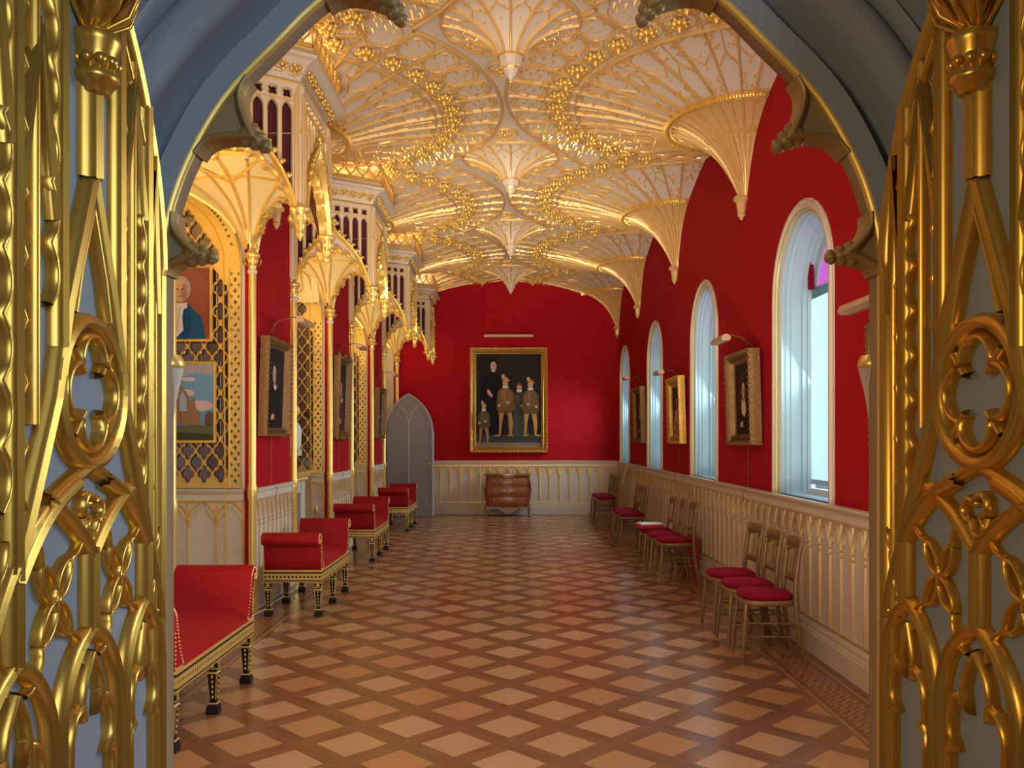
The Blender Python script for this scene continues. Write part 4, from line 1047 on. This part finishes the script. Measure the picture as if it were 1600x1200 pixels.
# cusps with leaf bosses inside the arch
A0 = arch_off(0)
def at_arch(t):                                  # t: position from the springing (0) to the apex (1) on the given side
    L = [0]; pts = [(XC + x, z) for x, z in _arc]
    for a, c_ in zip(pts[:-1], pts[1:]): L.append(L[-1] + math.hypot(c_[0]-a[0], c_[1]-a[1]))
    s_ = t*L[-1]
    for i in range(len(L)-1):
        if s_ <= L[i+1] + 1e-9: k = (s_-L[i])/(L[i+1]-L[i]); return pts[i][0] + (pts[i+1][0]-pts[i][0])*k, pts[i][1] + (pts[i+1][1]-pts[i][1])*k
    return pts[-1]
def mir(p, sg): return (p[0], p[1]) if sg > 0 else (2*XC - p[0], p[1])
FY = lambda y: (lambda u, v, w: Vector((u, y - w, v)))
for sg in (1, -1):
    for ti, (tc_, tw, dep) in enumerate(((.045, .07, .062), (.315, .085, .085), (.70, .10, .085))):
        p0, p1, pc = at_arch(max(0, tc_-tw)), at_arch(tc_+tw), at_arch(tc_)
        dx, dz = p1[0]-p0[0], p1[1]-p0[1]; l = math.hypot(dx, dz); inn = (-dz/l, dx/l)
        if inn[0]*(XC - pc[0]) + inn[1]*(1.9 - pc[1]) < 0: inn = (-inn[0], -inn[1])
        tip = (pc[0]+inn[0]*dep, pc[1]+inn[1]*dep)
        def curve(a, q, n=8): # concave toward the base
            out = []
            for k in range(n+1):
                t = k/n; x = a[0]+(q[0]-a[0])*t; z = a[1]+(q[1]-a[1])*t; s2 = sin(pi*t)*.30*dep
                out.append((x - inn[0]*s2*1.0, z - inn[1]*s2*1.0))
            return out
        base = [at_arch(tc_ + tw - 2*tw*k/6) for k in range(1, 6)]
        outl = curve(p0, tip) + curve(tip, p1)[1:] + [(q[0]-inn[0]*.004, q[1]-inn[1]*.004) for q in base]
        outl = [mir(q, sg) for q in outl]
        b = MB().use('cusp'); b.plate(outl, [], FY(1.80), -.05, .0)
        b.use('boss'); c1 = [mir(q, sg) for q in curve(p0, tip) + curve(tip, p1)[1:]]
        b.sweep(c1, .016, .016, FY(1.80), w0=-.0, prof='o'); b.sweep(c1, .012, .05, FY(1.80), w0=-.05, prof='b')
        web = b.build('trim_%d' % (30 + ti + (3 if sg > 0 else 0))); tag(web, kind='structure')
        b = MB().use('boss', True); tx, tz = mir(tip, sg); ix = inn[0]*sg; iz = inn[1]
        for k in range(3):                                   # a clenched leaf, longer than broad
            t = k/2; r = .023*(1 - .42*t); cx_, cz_ = tx + ix*(-.012 + .042*t), tz + iz*(-.012 + .042*t)
            b.ball((cx_, 1.815, cz_), r, 8, 5, (1, 1.25, 1))
            for q in (-1, 1):
                b.ball((cx_ - iz*q*r*.62, 1.812, cz_ + ix*q*r*.62), r*.62, 8, 5, (1, 1.2, 1))
        b.build('leaf_boss', web)
    # little corbel capital at the springing
    x = XC + sg*.762
    b = MB().use('cream', True); b.lathe([(.006, -.10), (.012, -.06), (.018, -.03), (.026, 0), (.028, .012)], (x, YN + .01, 1.74), 10); b.use('gold', True); b.lathe([(.028, .012), (.031, .018), (.028, .03), (.022, .04)], (x, YN + .01, 1.74), 10)
    o = b.build('trim_%d' % (22 + sg)); tag(o, kind='structure')

def door_leaf(name, X, dirx, sg):
    """sg: +1 leaf on the window side (decorated face towards -x), -1 the other"""
    root = empty(name, (X, YO - .03, 0), kind='structure')
    U = Vector((dirx, -1, 0)).normalized(); N = Vector((-sg, 0, 0)); N = (N - U*N.dot(U)).normalized()
    F = plane((0, 0, 0), U, (0, 0, 1), N); Wl = .735
    edge = [(.75 - x, z) for x, z in _arc if .75 - x <= Wl] + [(Wl, 2.71)]
    outl = [(0, .01)] + edge + [(Wl, .01)]
    b = MB().use('grey'); b.plate(outl, [], F, -.045, 0); pan = b.build('panel', root)
    def top(u):
        for a, q in zip(_arc[:-1], _arc[1:]):
            ua, uq = .75-a[0], .75-q[0]
            if ua <= u <= uq and uq > ua: return a[1] + (q[1]-a[1])*(u-ua)/(uq-ua)
        return 2.71
    # frame mouldings
    b = MB().use('goldd', True); ins = [(u + .020, z - .012) for u, z in edge]
    b.use('grey'); b.sweep([(.006, .02), (.006, 1.94)] + [(u + .006, z - .004) for u, z in edge[1:]], .012, .012, F, prof='b')
    b.use('goldd')
    b.sweep([(.030, .02), (.030, 1.93)] + ins[1:], .028, .024, F, prof='d')
    b.sweep([(.062, .02), (.062, 1.90)] + [(u + .055, z - .03) for u, z in edge[2:]], .016, .018, F, prof='o')
    b.sweep([(Wl - .016, .02), (Wl - .016, 2.69)], .032, .030, F, prof='d')
    def st(pts, w=.027, h=.024, prof='d'): b.sweep(pts, w, h, F, prof=prof)
    P3 = [(0.02, .232), (.232, .478), (.478, .715)]
    # lower lancets with foiled heads
    for a, q in P3:
        m = (a+q)/2; wd = (q-a)
        st([(a + .012, .05)] + parch(a + .012, q - .012, 1.135, .150, 10) + [(q - .012, .05)], .028, .026)
        i0, i1 = a + .038, q - .038; w2 = i1 - i0
        for sgn in (1, -1):
            xx = m + sgn*w2/2
            pth = [(xx, .06), (xx, 1.02)] + [(xx, 1.055), (xx - sgn*.020, 1.064), (xx - sgn*.005, 1.085), (xx - sgn*.006, 1.125), (xx - sgn*.02, 1.155), (xx - sgn*.045, 1.165), (xx - sgn*.040, 1.150), (xx - sgn*.052, 1.145), (xx - sgn*.046, 1.175), (xx - sgn*.055, 1.205), (m, 1.245)]
            b.sweep(pth, .016, .022, F, prof='o')
    # shafts over each apex, big intersecting arches
    for m, zt in ((.112, 1.43), (.356, 1.42), (.598, 1.43)): st([(m, 1.28), (m, zt)], .036, .028)
    def half_arch(u0, z0_, u1, z1_, bow=.06, n=12):
        out = []
        for k in range(n + 1):
            t = k/n; dx, dz = u1-u0, z1_-z0_; l = math.hypot(dx, dz); s_ = bow*sin(pi*t)
            out.append((u0 + dx*t - dz/l*s_, z0_ + dz*t + dx/l*s_))
        return out
    st(half_arch(.025, 1.22, .356, 1.555, .075)); st(half_arch(.705, 1.22, .356, 1.555, -.075))
    st(half_arch(.112, 1.40, .30, 1.53, .02), .03, .03); st(half_arch(.60, 1.40, .41, 1.53, -.02), .03, .03)
    st(half_arch(.356, 1.41, .20, 1.51, -.01), .026, .028); st(half_arch(.356, 1.41, .51, 1.51, .01), .026, .028)
    # foils in the small cells
    for cl, cr, zb, zt in ((.142, .328, 1.235, 1.47), (.384, .570, 1.235, 1.47), (.045, .095, 1.25, 1.42), (.62, .70, 1.25, 1.46)):
        n_ = 4
        for (ua, ub) in ((cl, cr), (cr, cl)):
            pts_ = [(ua + (ub-ua)*k/n_, zb + (zt-zb)*k/n_) for k in range(n_+1)]
            for sd in (1, -1):
                if cr - cl > .1 or sd > 0: b.sweep(scallop(pts_[0 if sd > 0 else 1:(n_ if sd < 0 else n_+1)], .016 if cr - cl > .1 else .008, 8, sd), .011, .018, F, prof='o')
    b.sweep(quatre(.356, 1.475, .040, 5, 45, 1.0, 3), .014, .022, F, closed=True, prof='o')
    # great circle and its quatrefoil
    st(circ(.356, 1.675, .118, 36) + [(.356 + .118, 1.675), (.356 + .118*cos(R(10)), 1.675 + .118*sin(R(10)))], .028, .028)
    b.sweep(quatre(.356, 1.675, .094, 12, 0), .016, .024, F, closed=True, prof='o')
    for a in (45, 135, 225, 315): b.sweep([(.356 + .098*cos(R(a)), 1.675 + .098*sin(R(a))), (.356 + .045*cos(R(a)), 1.675 + .045*sin(R(a)))], .016, .022, F, prof='o')
    # inverted V over the circle
    st([(.356, 2.03), (.262, 1.80), (.226, 1.66), (.115, 1.42)], .028, .028); st([(.356, 2.03), (.450, 1.80), (.486, 1.66), (.597, 1.42)], .028, .028)
    b.sweep([(.356, 1.98), (.31, 1.87), (.29, 1.80)], .014, .022, F, prof='o'); b.sweep([(.356, 1.98), (.402, 1.87), (.422, 1.80)], .014, .022, F, prof='o')
    st([(.356, 2.03), (.356, 2.19)], .044, .034)
    # mullions
    for u, z0_ in ((.112, 1.43), (.245, 1.74), (.467, 1.74), (.600, 1.43)):
        st([(u, z0_), (u, top(u) - .04)], .028, .028)
    st([(.175, 1.62), (.175, top(.175) - .06)], .016, .020, 'o'); st([(.54, 1.62), (.54, top(.54) - .06)], .016, .020, 'o')
    for (u, z), (lw, lz), (rw, rz) in (((.178, 2.26), (.125, 2.02), (.232, 2.0)), ((.078, 2.16), (.055, 1.85), (.105, 1.83)), ((.534, 2.20), (.48, 1.93), (.59, 1.93)), ((.66, 2.3), (.615, 2.0), (.70, 2.0))):
        if z < top(u): st([(lw, lz), (u, z), (rw, rz)], .022, .024)
    # little foiled steps running up beside the mullions
    for u, z0_, z1_, dr in ((.143, 1.50, 2.10, 1), (.08, 1.50, 2.0, -1), (.215, 1.80, 2.25, -1), (.635, 1.5, 2.3, 1), (.57, 1.5, 2.3, -1), (.50, 1.80, 2.35, 1)):
        n = int((z1_-z0_)/.085); pts = [(u, z0_ + (z1_-z0_)*k/n) for k in range(n + 1)]
        b.sweep(scallop(pts, .022*dr, 5), .012, .020, F, prof='o')
    tr = b.build('tracery', root)
    b = MB().use('goldd', True)                               # capital with leaves over the V
    c0 = F(.356, 0, .02)
    b.lathe([(.022, 2.17), (.030, 2.185), (.038, 2.19), (.038, 2.20), (.033, 2.205), (.035, 2.235), (.042, 2.25), (.044, 2.262), (.036, 2.27), (.024, 2.275), (.02, 2.30), (.022, 2.34)], (c0.x, c0.y, 0), 12)
    for k in range(10):
        a = 2*pi*k/10; d = U*cos(a) + N*sin(a); s_ = -U*sin(a) + N*cos(a)
        b.ball(c0 + Vector((0, 0, 2.22)) + d*.032, .011, 5, 4)
        L = (.15, .11)[k % 2]
        rows = []
        for i in range(7):
            t = i/6; w = .022*sin(pi*(.12 + .86*t)); out = .012 + .055*t**1.5 + (.02*sin(pi*t)); z = 2.27 + L*t - .03*max(0, t-.7)*3
            p = c0 + d*out + Vector((0, 0, z)); rows.append([p - s_*w, p + d*.008, p + s_*w])
        b.grid(rows); b.ball(rows[-1][1], .013, 6, 4)
        b.tube([c0 + d*.02 + Vector((0,0,2.275)), c0 + d*.05 + s_*.02 + Vector((0,0,2.30)), c0 + d*.062 + s_*.03 + Vector((0,0,2.34)), c0 + d*.05 + s_*.02 + Vector((0,0,2.365))], .005, 5)
    b.lathe([(.02, 2.32), (.045, 2.40), (.055, 2.44), (.03, 2.50), (.02, 2.56)], (c0.x, c0.y, 0), 10)
    b.build('capital', root)
    return root
door_leaf('door_1', XC - .75 - .002, .056, -1)
door_leaf('door_2', XC + .75 + .002, .030, 1)

# grey door standing open by the far wall
root = empty('door_3', (-2.575, 17.36, 0), kind='structure')
Wd, Hd = 1.0, 2.51; prch = parch(0, Wd, Hd - .78, .78, 12); F = plane((0, 0, 0), (1, 0, 0), (0, 0, 1), (0, -1, 0))
b = MB().use('doorg'); b.plate([(0, .02)] + prch + [(Wd, .02)], [], F, -.045, 0)
b.use('doorl'); b.sweep([(.018, .02)] + [(.018 + (Wd-.036)*u/Wd, v - .012) for u, v in prch] + [(Wd-.018, .02)], .036, .018, F, prof='m')
b.use('doorg'); b.sweep([(.075, .1)] + [(.075 + (Wd-.15)*u/Wd, v - .07) for u, v in prch] + [(Wd-.075, .1)], .03, .014, F, prof='m')
b.use('doorl')
b.sweep([(.5, .1), (.5, 1.85)], .028, .02, F, prof='m')
zs_ = 1.85
b.sweep([(.5, zs_), (.49, 1.98), (.44, 2.10), (.36, 2.22), (.27, 2.30)], .022, .02, F, prof='m'); b.sweep([(.5, zs_), (.51, 1.98), (.56, 2.10), (.64, 2.22), (.73, 2.30)], .022, .02, F, prof='m')
b.use('doorl'); b.box((Wd - .002, -.0, .02), (Wd + .012, .045, 1.75)); b.build('panel', root)
b = MB().use('bronze', True); b.lathe([(.008, 0), (.008, .03), (.026, .04), (.028, .055), (.015, .065)], (0, 0, 0), 10, T=Matrix.Translation((Wd - .09, 0, 1.08)) @ Matrix.Rotation(R(90), 4, 'X')); b.build('door_knob', root)

# ================================================================ BENCHES
def make_bench():
    """length along y, front towards +x; base at the middle"""
    root = empty('scroll_arm_bench', (0, 0, 0)); L, Wb = 1.30, .52
    hx, hy = Wb/2, L/2
    b = MB().use('black'); b.box((-hx, -hy, .315), (hx, hy, .415))
    b.use('gold')
    e = .004
    for z0_, z1_ in ((.402, .418), (.380, .386), (.330, .336), (.312, .318)): b.box((-hx-e, -hy-e, z0_), (hx+e, hy+e, z1_))
    rail = b.build('seat_rail', root)
    b = MB().use('gold')
    def diam(Fp, Ls):
        n = int(Ls/.034)
        b.use('gold'); b.plate([(0, .337), (Ls, .337), (Ls, .379), (0, .379)], [[((k+.5)*Ls/n + x*.013, .358 + y*.015) for x, y in ((0, 1), (1, 0), (0, -1), (-1, 0))] for k in range(n)], Fp, .001, .004)
    diam(plane((-hx, -hy, 0), (1, 0, 0), (0, 0, 1), (0, -1, 0)), Wb); diam(plane((hx, -hy, 0), (0, 1, 0), (0, 0, 1), (1, 0, 0)), L)
    diam(plane((-hx, hy, 0), (1, 0, 0), (0, 0, 1), (0, 1, 0)), Wb); b.build('fret_inlay', rail)
    # legs: square tapered, six
    first = None
    for sy in (-1, 0, 1):
        for sx in (1, -1):
            x, y = sx*(hx - .035), sy*(hy - .035)
            if first is None:
                b = MB().use('black')
                def sq(prof):
                    b.lathe([(r*1.414, z) for r, z in prof], (0, 0, 0), 4, a0=pi/4)
                sq([(.034, .0), (.034, .035), (.026, .055), (.020, .07)]); sq([(.017, .07), (.030, .235)]); sq([(.030, .235), (.020, .25), (.026, .262), (.030, .27), (.030, .315)])
                b.use('gold'); sq([(.030, .060), (.027, .066)]); sq([(.0315, .236), (.026, .246)]); sq([(.032, .262), (.032, .267)]); sq([(.032, .300), (.032, .306)])
                for a in range(4):
                    T = Matrix.Rotation(a*pi/2, 4, 'Z')
                    for z in (.10, .13, .16, .19, .22):
                        r = .017 + (.013)*(z-.07)/.165
                        for sgn in (-1, 1): b.add([T @ Vector((r*1.0 + .0015, sgn*(r-.004), z - .015)), T @ Vector((r + .0015, sgn*(r-.0005), z - .015)), T @ Vector((r + .0035, sgn*(r+.001), z + .016)), T @ Vector((r+.0035, sgn*(r-.004), z + .016))], [(0, 1, 2, 3)])
                        b.add([T @ Vector((r + .002, -.006, z)), T @ Vector((r + .002, 0, z - .013)), T @ Vector((r + .002, .006, z)), T @ Vector((r + .002, 0, z + .010)), T @ Vector((r + .006, 0, z))], [(0,1,4),(1,2,4),(2,3,4),(3,0,4)])
                    b.add([T @ Vector((.0312, -.018, .272)), T @ Vector((.0312, .018, .272)), T @ Vector((.0312, .01, .285)), T @ Vector((.0312, .018, .297)), T @ Vector((.0312, -.018, .297)), T @ Vector((.0312, -.01, .285))], [(0,1,2,3,4,5)])
                first = b.build('leg', root); first.location = (x, y, 0)
            else:
                o = first.copy(); COL.objects.link(o); o.parent = root; o.location = (x, y, 0)
    # seat
    b = MB().use('bench', True)
    n = 14; rows = []
    for i in range(9):
        u = -1 + 2*i/8; rows.append([(u*(hx-.004), (hy - .12)*(-1 + 2*j/n), .418 + .065*(1 - abs(u)**6)*1.0 + .012*(1-u*u)) for j in range(n+1)])
    b.grid(rows); b.add([rows[-1][0], rows[-1][-1], (hx-.004, hy-.1, .415), (hx-.004, -hy+.1, .415)], [(0,1,2,3)])
    seat = b.build('seat', root)
    b = MB().use('bench', True)
    for i in range(3):
        for j in range(6): b.ball((-.14 + .14*i, -.42 + .168*j, .487), .010, 6, 3, (1, 1, .4))
    b.build('tuft_button', seat)
    # scrolled arms
    def arm_prof():
        # (y outward, z): inner face sweeps up and rolls over outwards
        inner = [(-.115, .43), (-.105, .47), (-.075, .52), (-.055, .58), (-.045, .64), (-.03, .70), (-.005, .74), (.035, .76), (.078, .75), (.105, .715), (.100, .672), (.070, .650), (.040, .655)]
        outer_ = [(.026, .645), (.018, .61), (.014, .55), (.0, .50), (.0, .418), (-.115, .418)]
        return resample(inner, 3), outer_
    for sy in (-1, 1):
        inn, out_ = arm_prof(); pr = inn + out_
        b = MB().use('bench', True)
        ring = [[(x, sy*(hy + p[0]), p[1]) for p in pr] for x in (-hx+.006, -hx+.02, hx-.02, hx-.006)]
        sh = 1
        b.grid(ring, True); b.smooth = False
        for r_ in (ring[0], ring[-1]):
            tr = tessellate_polygon([[Vector((p[1], p[2], 0)) for p in r_]]); b.add(r_, [tuple(t) for t in tr])
        arm = b.build('arm', root)
        path = resample([(-.108, .435), (-.068, .52), (-.040, .62), (-.018, .70), (.005, .730), (.035, .747), (.070, .738), (.090, .712), (.086, .682), (.066, .665), (.048, .672), (.044, .690), (.056, .702)], 5)
        path2 = [(.015, y) for y in (.43, .45, .47, .49)] 
        for xf in (hx - .004, -hx + .004):
            b = MB().use('goldp')
            for q in path[::1]: b.ball((xf, sy*(hy + q[0]), q[1]), .0055, 5, 3)
            for k in range(9): b.ball((xf, sy*(hy - .005 - .0*k), .435 + .022*k), .0055, 5, 3)
            for k in range(5): b.ball((xf, sy*(hy - .09 + .02*k), .425), .0055, 5, 3)
            b.build('nail_trim', arm)
        b = MB().use('bench', True)
        for k in range(3): b.ball((-.14 + .14*k, sy*(hy - .036), .67), .012, 6, 4, (1, .5, 1))
        b.build('tuft_button', arm)
    return root
bench = make_bench()
BX = -1.985
bl = ['crimson scroll-arm bench with black and gold legs, partly hidden by the entrance door leaf', 'crimson scroll-arm bench in front of the first red pier, whole in view', 'crimson scroll-arm bench in front of the second red pier', 'smallest crimson scroll-arm bench, standing by the grey door']
for i, (x, y) in enumerate(((-1.955, 4.97), (-1.955, 8.30), (-2.02, 11.68), (-2.01, 15.28))):
    o = bench if i == 0 else copy_tree(bench)
    o.location = (x, y, 0); tag(o, bl[i], 'bench', 'crimson benches along the inner wall')

# ================================================================ CHAIRS
def make_chair():
    """front towards -x"""
    root = empty('banquet_chair', (0, 0, 0)); 
    zf = .44; hx, hy = .195, .195
    b = MB().use('chair', True)
    out = [(-hx + .05*(1 - abs(sin(a))), 0) for a in (0,)]
    def seat_ring(s_, z): # rounded front, narrower back
        pts = []
        for k in range(28):
            a = 2*pi*k/28; cx_, sy_ = cos(a), sin(a); p = 4
            r = (abs(cx_)**p + abs(sy_)**p)**(-1/p); x = r*cx_*hx*s_; y = r*sy_*hy*s_; y *= 1 - .10*(x/hx if x > 0 else 0); pts.append((x, y, z))
        return pts
    b.grid([seat_ring(.90, zf-.035), seat_ring(1, zf-.03), seat_ring(1.02, zf), seat_ring(.98, zf+.008), seat_ring(.4, zf+.008)], True); b.build('seat_frame', root)
    b = MB().use('velvet', True)
    b.grid([seat_ring(.90, zf+.008), seat_ring(.955, zf+.018), seat_ring(.96, zf+.034), seat_ring(.88, zf+.050), seat_ring(.6, zf+.060), seat_ring(.25, zf+.063), seat_ring(.01, zf+.064)], True); b.build('seat_cushion', root)
    for sy in (-1, 1):
        b = MB().use('chair', True); b.tube([(-.165, sy*.15, zf-.02), (-.178, sy*.158, .25), (-.195, sy*.172, 0)], lambda f: .0175 - .005*f, 8); b.build('leg', root)
        b = MB().use('chair', True); pts = resample([(.245, sy*.172, 0), (.205, sy*.165, .2), (.18, sy*.158, .44), (.185, sy*.158, .62), (.205, sy*.160, .78), (.225, sy*.162, .875)], 4)
        b.tube(pts, lambda f: .0165 + .002*sin(pi*f), 8); b.build('back_leg', root)
    b = MB().use('chair', True)
    def arcrail(z0_, z1_, x0, n=10, bow=.018, th=.011):
        rows = []
        for k in range(n+1):
            y = -.150 + .30*k/n; x = x0 + bow*(1-(y/.15)**2); cz = z1_ - .0 + (.012*(1 - (y/.15)**2))
            rows.append([(x-th, y, z0_), (x+th, y, z0_), (x+th+(z1_-z0_)*.12, y, cz), (x-th+(z1_-z0_)*.12, y, cz)])
        b.grid(rows, True)
    arcrail(.805, .875, .212)
    b.build('top_rail', root)
    b = MB().use('chair', True); arcrail(.565, .605, .188, bow=.014); b.build('cross_rail', root)
    for k, y in enumerate((-.09, -.03, .03, .09)):
        if k in (0, 3): continue
        b = MB().use('chair', True); b.tube([(.200, y*1.3, .60), (.205, y*1.2, .66), (.212, y, .74), (.222, y*1.35, .79), (.228, y*1.9, .815)], lambda f: .0065 + .004*abs(sin(2.2*pi*f)), 7); b.build('spindle', root)
    b = MB().use('chair', True)
    for y in (-.118, .118): b.tube([(.222, y*.4, .81), (.216, y*.75, .795), (.212, y*1.1, .79), (.208, y*1.27, .77)], .010, 6)
    b.build('back_bracket', root)
    for (p, q) in (((-.184, -.163, .19), (.207, -.163, .19)), ((-.184, .163, .19), (.207, .163, .19)), ((-.176, -.158, .285), (.196, -.160, .285)), ((-.176, .158, .285), (.196, .160, .285)), ((-.175, -.158, .27), (-.175, .158, .27)), ((.20, -.162, .24), (.20, .162, .24))):
        b = MB().use('chair', True); P_, Q_ = Vector(p), Vector(q); b.tube([P_, P_.lerp(Q_, .3), P_.lerp(Q_, .45), P_.lerp(Q_, .5), P_.lerp(Q_, .55), P_.lerp(Q_, .7), Q_], lambda f: .0065 + (.004 if abs(f-.5) < .05 else 0), 6); b.build('stretcher', root)
    return root
chair = make_chair(); CHX = 1.84
groups = [('the trio between the two largest windows', [(6.22, 'first'), (6.68, 'middle'), (7.18, 'rear')]),
          ('the trio with the folder', [(9.55, 'first'), (10.03, 'middle'), (10.49, 'rear')]),
          ('the trio under the double-moulded frame', [(12.70, 'first'), (13.125, 'middle'), (13.55, 'rear')]),
          ('the trio by the far corner', [(16.25, 'first'), (16.68, 'middle'), (17.1, 'rear')])]
nchair = 0
extra = {}
GX = [1.85, 1.83, 1.80, 1.82]
ordn = ['chair nearest the doorway', 'middle chair', 'chair farthest from the doorway']
for g, (gl, ys) in enumerate(groups):
    for k, (y, w) in enumerate(ys):
        o = chair if nchair == 0 else copy_tree(chair); nchair += 1
        o.location = (GX[g] - .02*k*(g == 1), y, 0); o.rotation_euler.z = R([(-3, 1, 4), (2, -2, 3), (0, 2, -2), (3, 0, 4)][g][k])
        tag(o, 'gilt chair, crimson pad, %s of %s%s' % (w if w != 'first' else 'front one', gl, extra.get((g, k), '')), 'chair', 'gilt chairs along the window wall')
o = copy_tree(chair); o.location = (1.86, 3.70, 0); tag(o, 'gilt chair mostly hidden behind the window side jamb of the entrance', 'chair', 'gilt chairs along the window wall')

# things on and beside the chairs
root = empty('folder', (1.70, 10.45, .505), R(12), label='red folder with white sheets lying on a chair seat', cat='folder')
b = MB().use('redbook'); b.box((-.15, -.11, 0), (.15, .11, .022)); b.box((-.16, -.10, .022), (.13, .12, .045)); b.build('cover', root)
b = MB().use('paper'); b.box((-.13, -.09, .045), (.14, .11, .060)); b.build('paper_sheet', root)
root = empty('storage_case', (2.165, 10.28, 0), label='red case standing behind the chairs against the wainscot', cat='case')
b = MB().use('redbook'); b.box((-.07, -.20, .09), (.07, .20, .42)); b.box((-.06, -.19, 0), (.06, .19, .09)); b.build('body', root)
b = MB().use('redbook'); b.tube([(0, -.06, .42), (0, -.05, .45), (0, .05, .45), (0, .06, .42)], .008, 6); b.build('handle', root)
root = empty('information_board', (2.155, 16.02, .98), label='narrow white board leaning between a chair back and the wainscot', cat='board')
b = MB().use('white'); T = Matrix.Rotation(R(20), 4, 'Y') @ Matrix.Rotation(R(-20), 4, 'X'); b.box((-.006, -.04, -.26), (.006, .04, .26), T); b.build('panel', root)
b = MB().use('white', True); b.tube([(-2.30, 6.9, .012), (-2.26, 7.3, .012), (-2.31, 7.7, .012), (-2.27, 8.0, .012), (-2.30, 8.3, .012), (-2.27, 8.8, .012), (-2.20, 9.15, .012), (-2.3, 9.3, .012), (-2.28, 9.6, .012)], .008, 6)
o = b.build('power_cable'); tag(o, 'white power cable trailing on the floor behind the benches', 'cable')

# ================================================================ COMMODE
root = empty('commode', (-.06, 17.72, 0), label='brown bombe commode with three drawers under the large group portrait', cat='chest of drawers')
def halfw(z): # outline of the swelling body
    T = [(.20, .435), (.30, .45), (.45, .475), (.60, .487), (.72, .470), (.80, .452), (.84, .45)]
    for a, q in zip(T[:-1], T[1:]):
        if z <= q[0]: return a[1] + (q[1]-a[1])*(z-a[0])/(q[0]-a[0])
    return .45
def fronty(x, z): return -.20 - .05*cos(x/.45*pi/2)*1.0 - .03*sin(pi*(z-.2)/.64)
b = MB().use('brown', True); rows = []
for i in range(15):
    z = .18 + .66*i/14; hw = halfw(max(z, .2)); rows.append([(-hw, .20, z)] + [(hw*(-1 + 2*j/16), fronty(hw*(-1+2*j/16), z), z) for j in range(17)] + [(hw, .20, z)])
b.grid(rows); b.add(rows[-1], [tuple(range(len(rows[-1])))]); 
ap = [(-.43, .20), (.43, .20), (.43, .10)] + [(.43 - .02*k, .10 + .055*min(1, k/3)) for k in range(1, 8)] + [(.20, .15), (.12, .09), (.05, .05), (0, .045), (-.05, .05), (-.12, .09), (-.20, .15)] + [(-.29 - .02*k, .155 - .055*max(0, (k-4))/3) for k in range(0, 8)]
b.smooth = False; b.plate(ap, [], plane((0, -.235, 0), (1, 0, 0), (0, 0, 1), (0, -1, 0)), -.02, .0); b.build('body', root)
b = MB().use('brownl', True)
b.grid([[( .50*cos(a)*1.0 if 0 else x, y, z) for x, y in [(-.48, .22), (-.49, -.14)] + [(-.48 + .96*j/12, -.235 - .055*sin(pi*j/12)) for j in range(13)] + [(.49, -.14), (.48, .22)]] for z in (.84, .845, .865, .872)])
b.add([(x, y, .872) for x, y in [(-.48, .22), (-.49, -.14)] + [(-.48 + .96*j/12, -.235 - .055*sin(pi*j/12)) for j in range(13)] + [(.49, -.14), (.48, .22)]], [tuple(range(17))]); b.build('top', root)
for z0_, z1_ in ((.215, .405), (.42, .61), (.625, .815)):
    b = MB().use('brownl', True); rows = []
    for i in range(5):
        z = z0_ + (z1_-z0_)*i/4; hw = halfw(z) - .055; rows.append([(hw*(-1+2*j/12), fronty(hw*(-1+2*j/12), z) - (.012 if 0 < i < 4 and 0 < j < 12 else -.004), z) for j in range(13)])
    b.grid(rows); dr = b.build('drawer', root)
    zm = (z0_+z1_)/2
    for sx in (-.21, .21):
        b = MB().use('bronze', True); y = fronty(sx, zm) - .02
        b.tube([(sx-.07, y, zm+.015), (sx-.05, y-.02, zm-.01), (sx, y-.028, zm-.025), (sx+.05, y-.02, zm-.01), (sx+.07, y, zm+.015)], .007, 6)
        for q in (-.07, .07): b.ball((sx+q, y, zm+.018), .016, 7, 5)
        b.build('handle', dr)
    b = MB().use('bronze', True); b.ball((0, fronty(0, zm) - .015, zm+.02), .02, 8, 5, (1, .4, 1.5)); b.build('escutcheon', dr)
for sx in (-1, 1):
    for yy in (-.20, .16):
        b = MB().use('brown', True); b.tube([(sx*.425, yy, .22), (sx*.44, yy-.01, .14), (sx*.43, yy-.005, .06), (sx*.445, yy-.03, 0.005)], lambda f: .034 - .018*f, 8)
        lg = b.build('leg', root); b = MB().use('bronze', True); b.ball((sx*.445, yy-.035, .025), .025, 8, 5, (1, 1.2, .9)); b.tube([(sx*.445, yy-.03, .03), (sx*.435, yy-.03, .09), (sx*.44, yy-.036, .13)], .009, 5); b.build('foot_mount', lg)
    b = MB().use('bronze', True)
    for k in range(7): z = .60 + .035*k; b.ball((sx*(halfw(z)-.01), fronty(.4, z) - .0, z), .019 - .001*k, 7, 4)
    b.build('corner_mount', root)
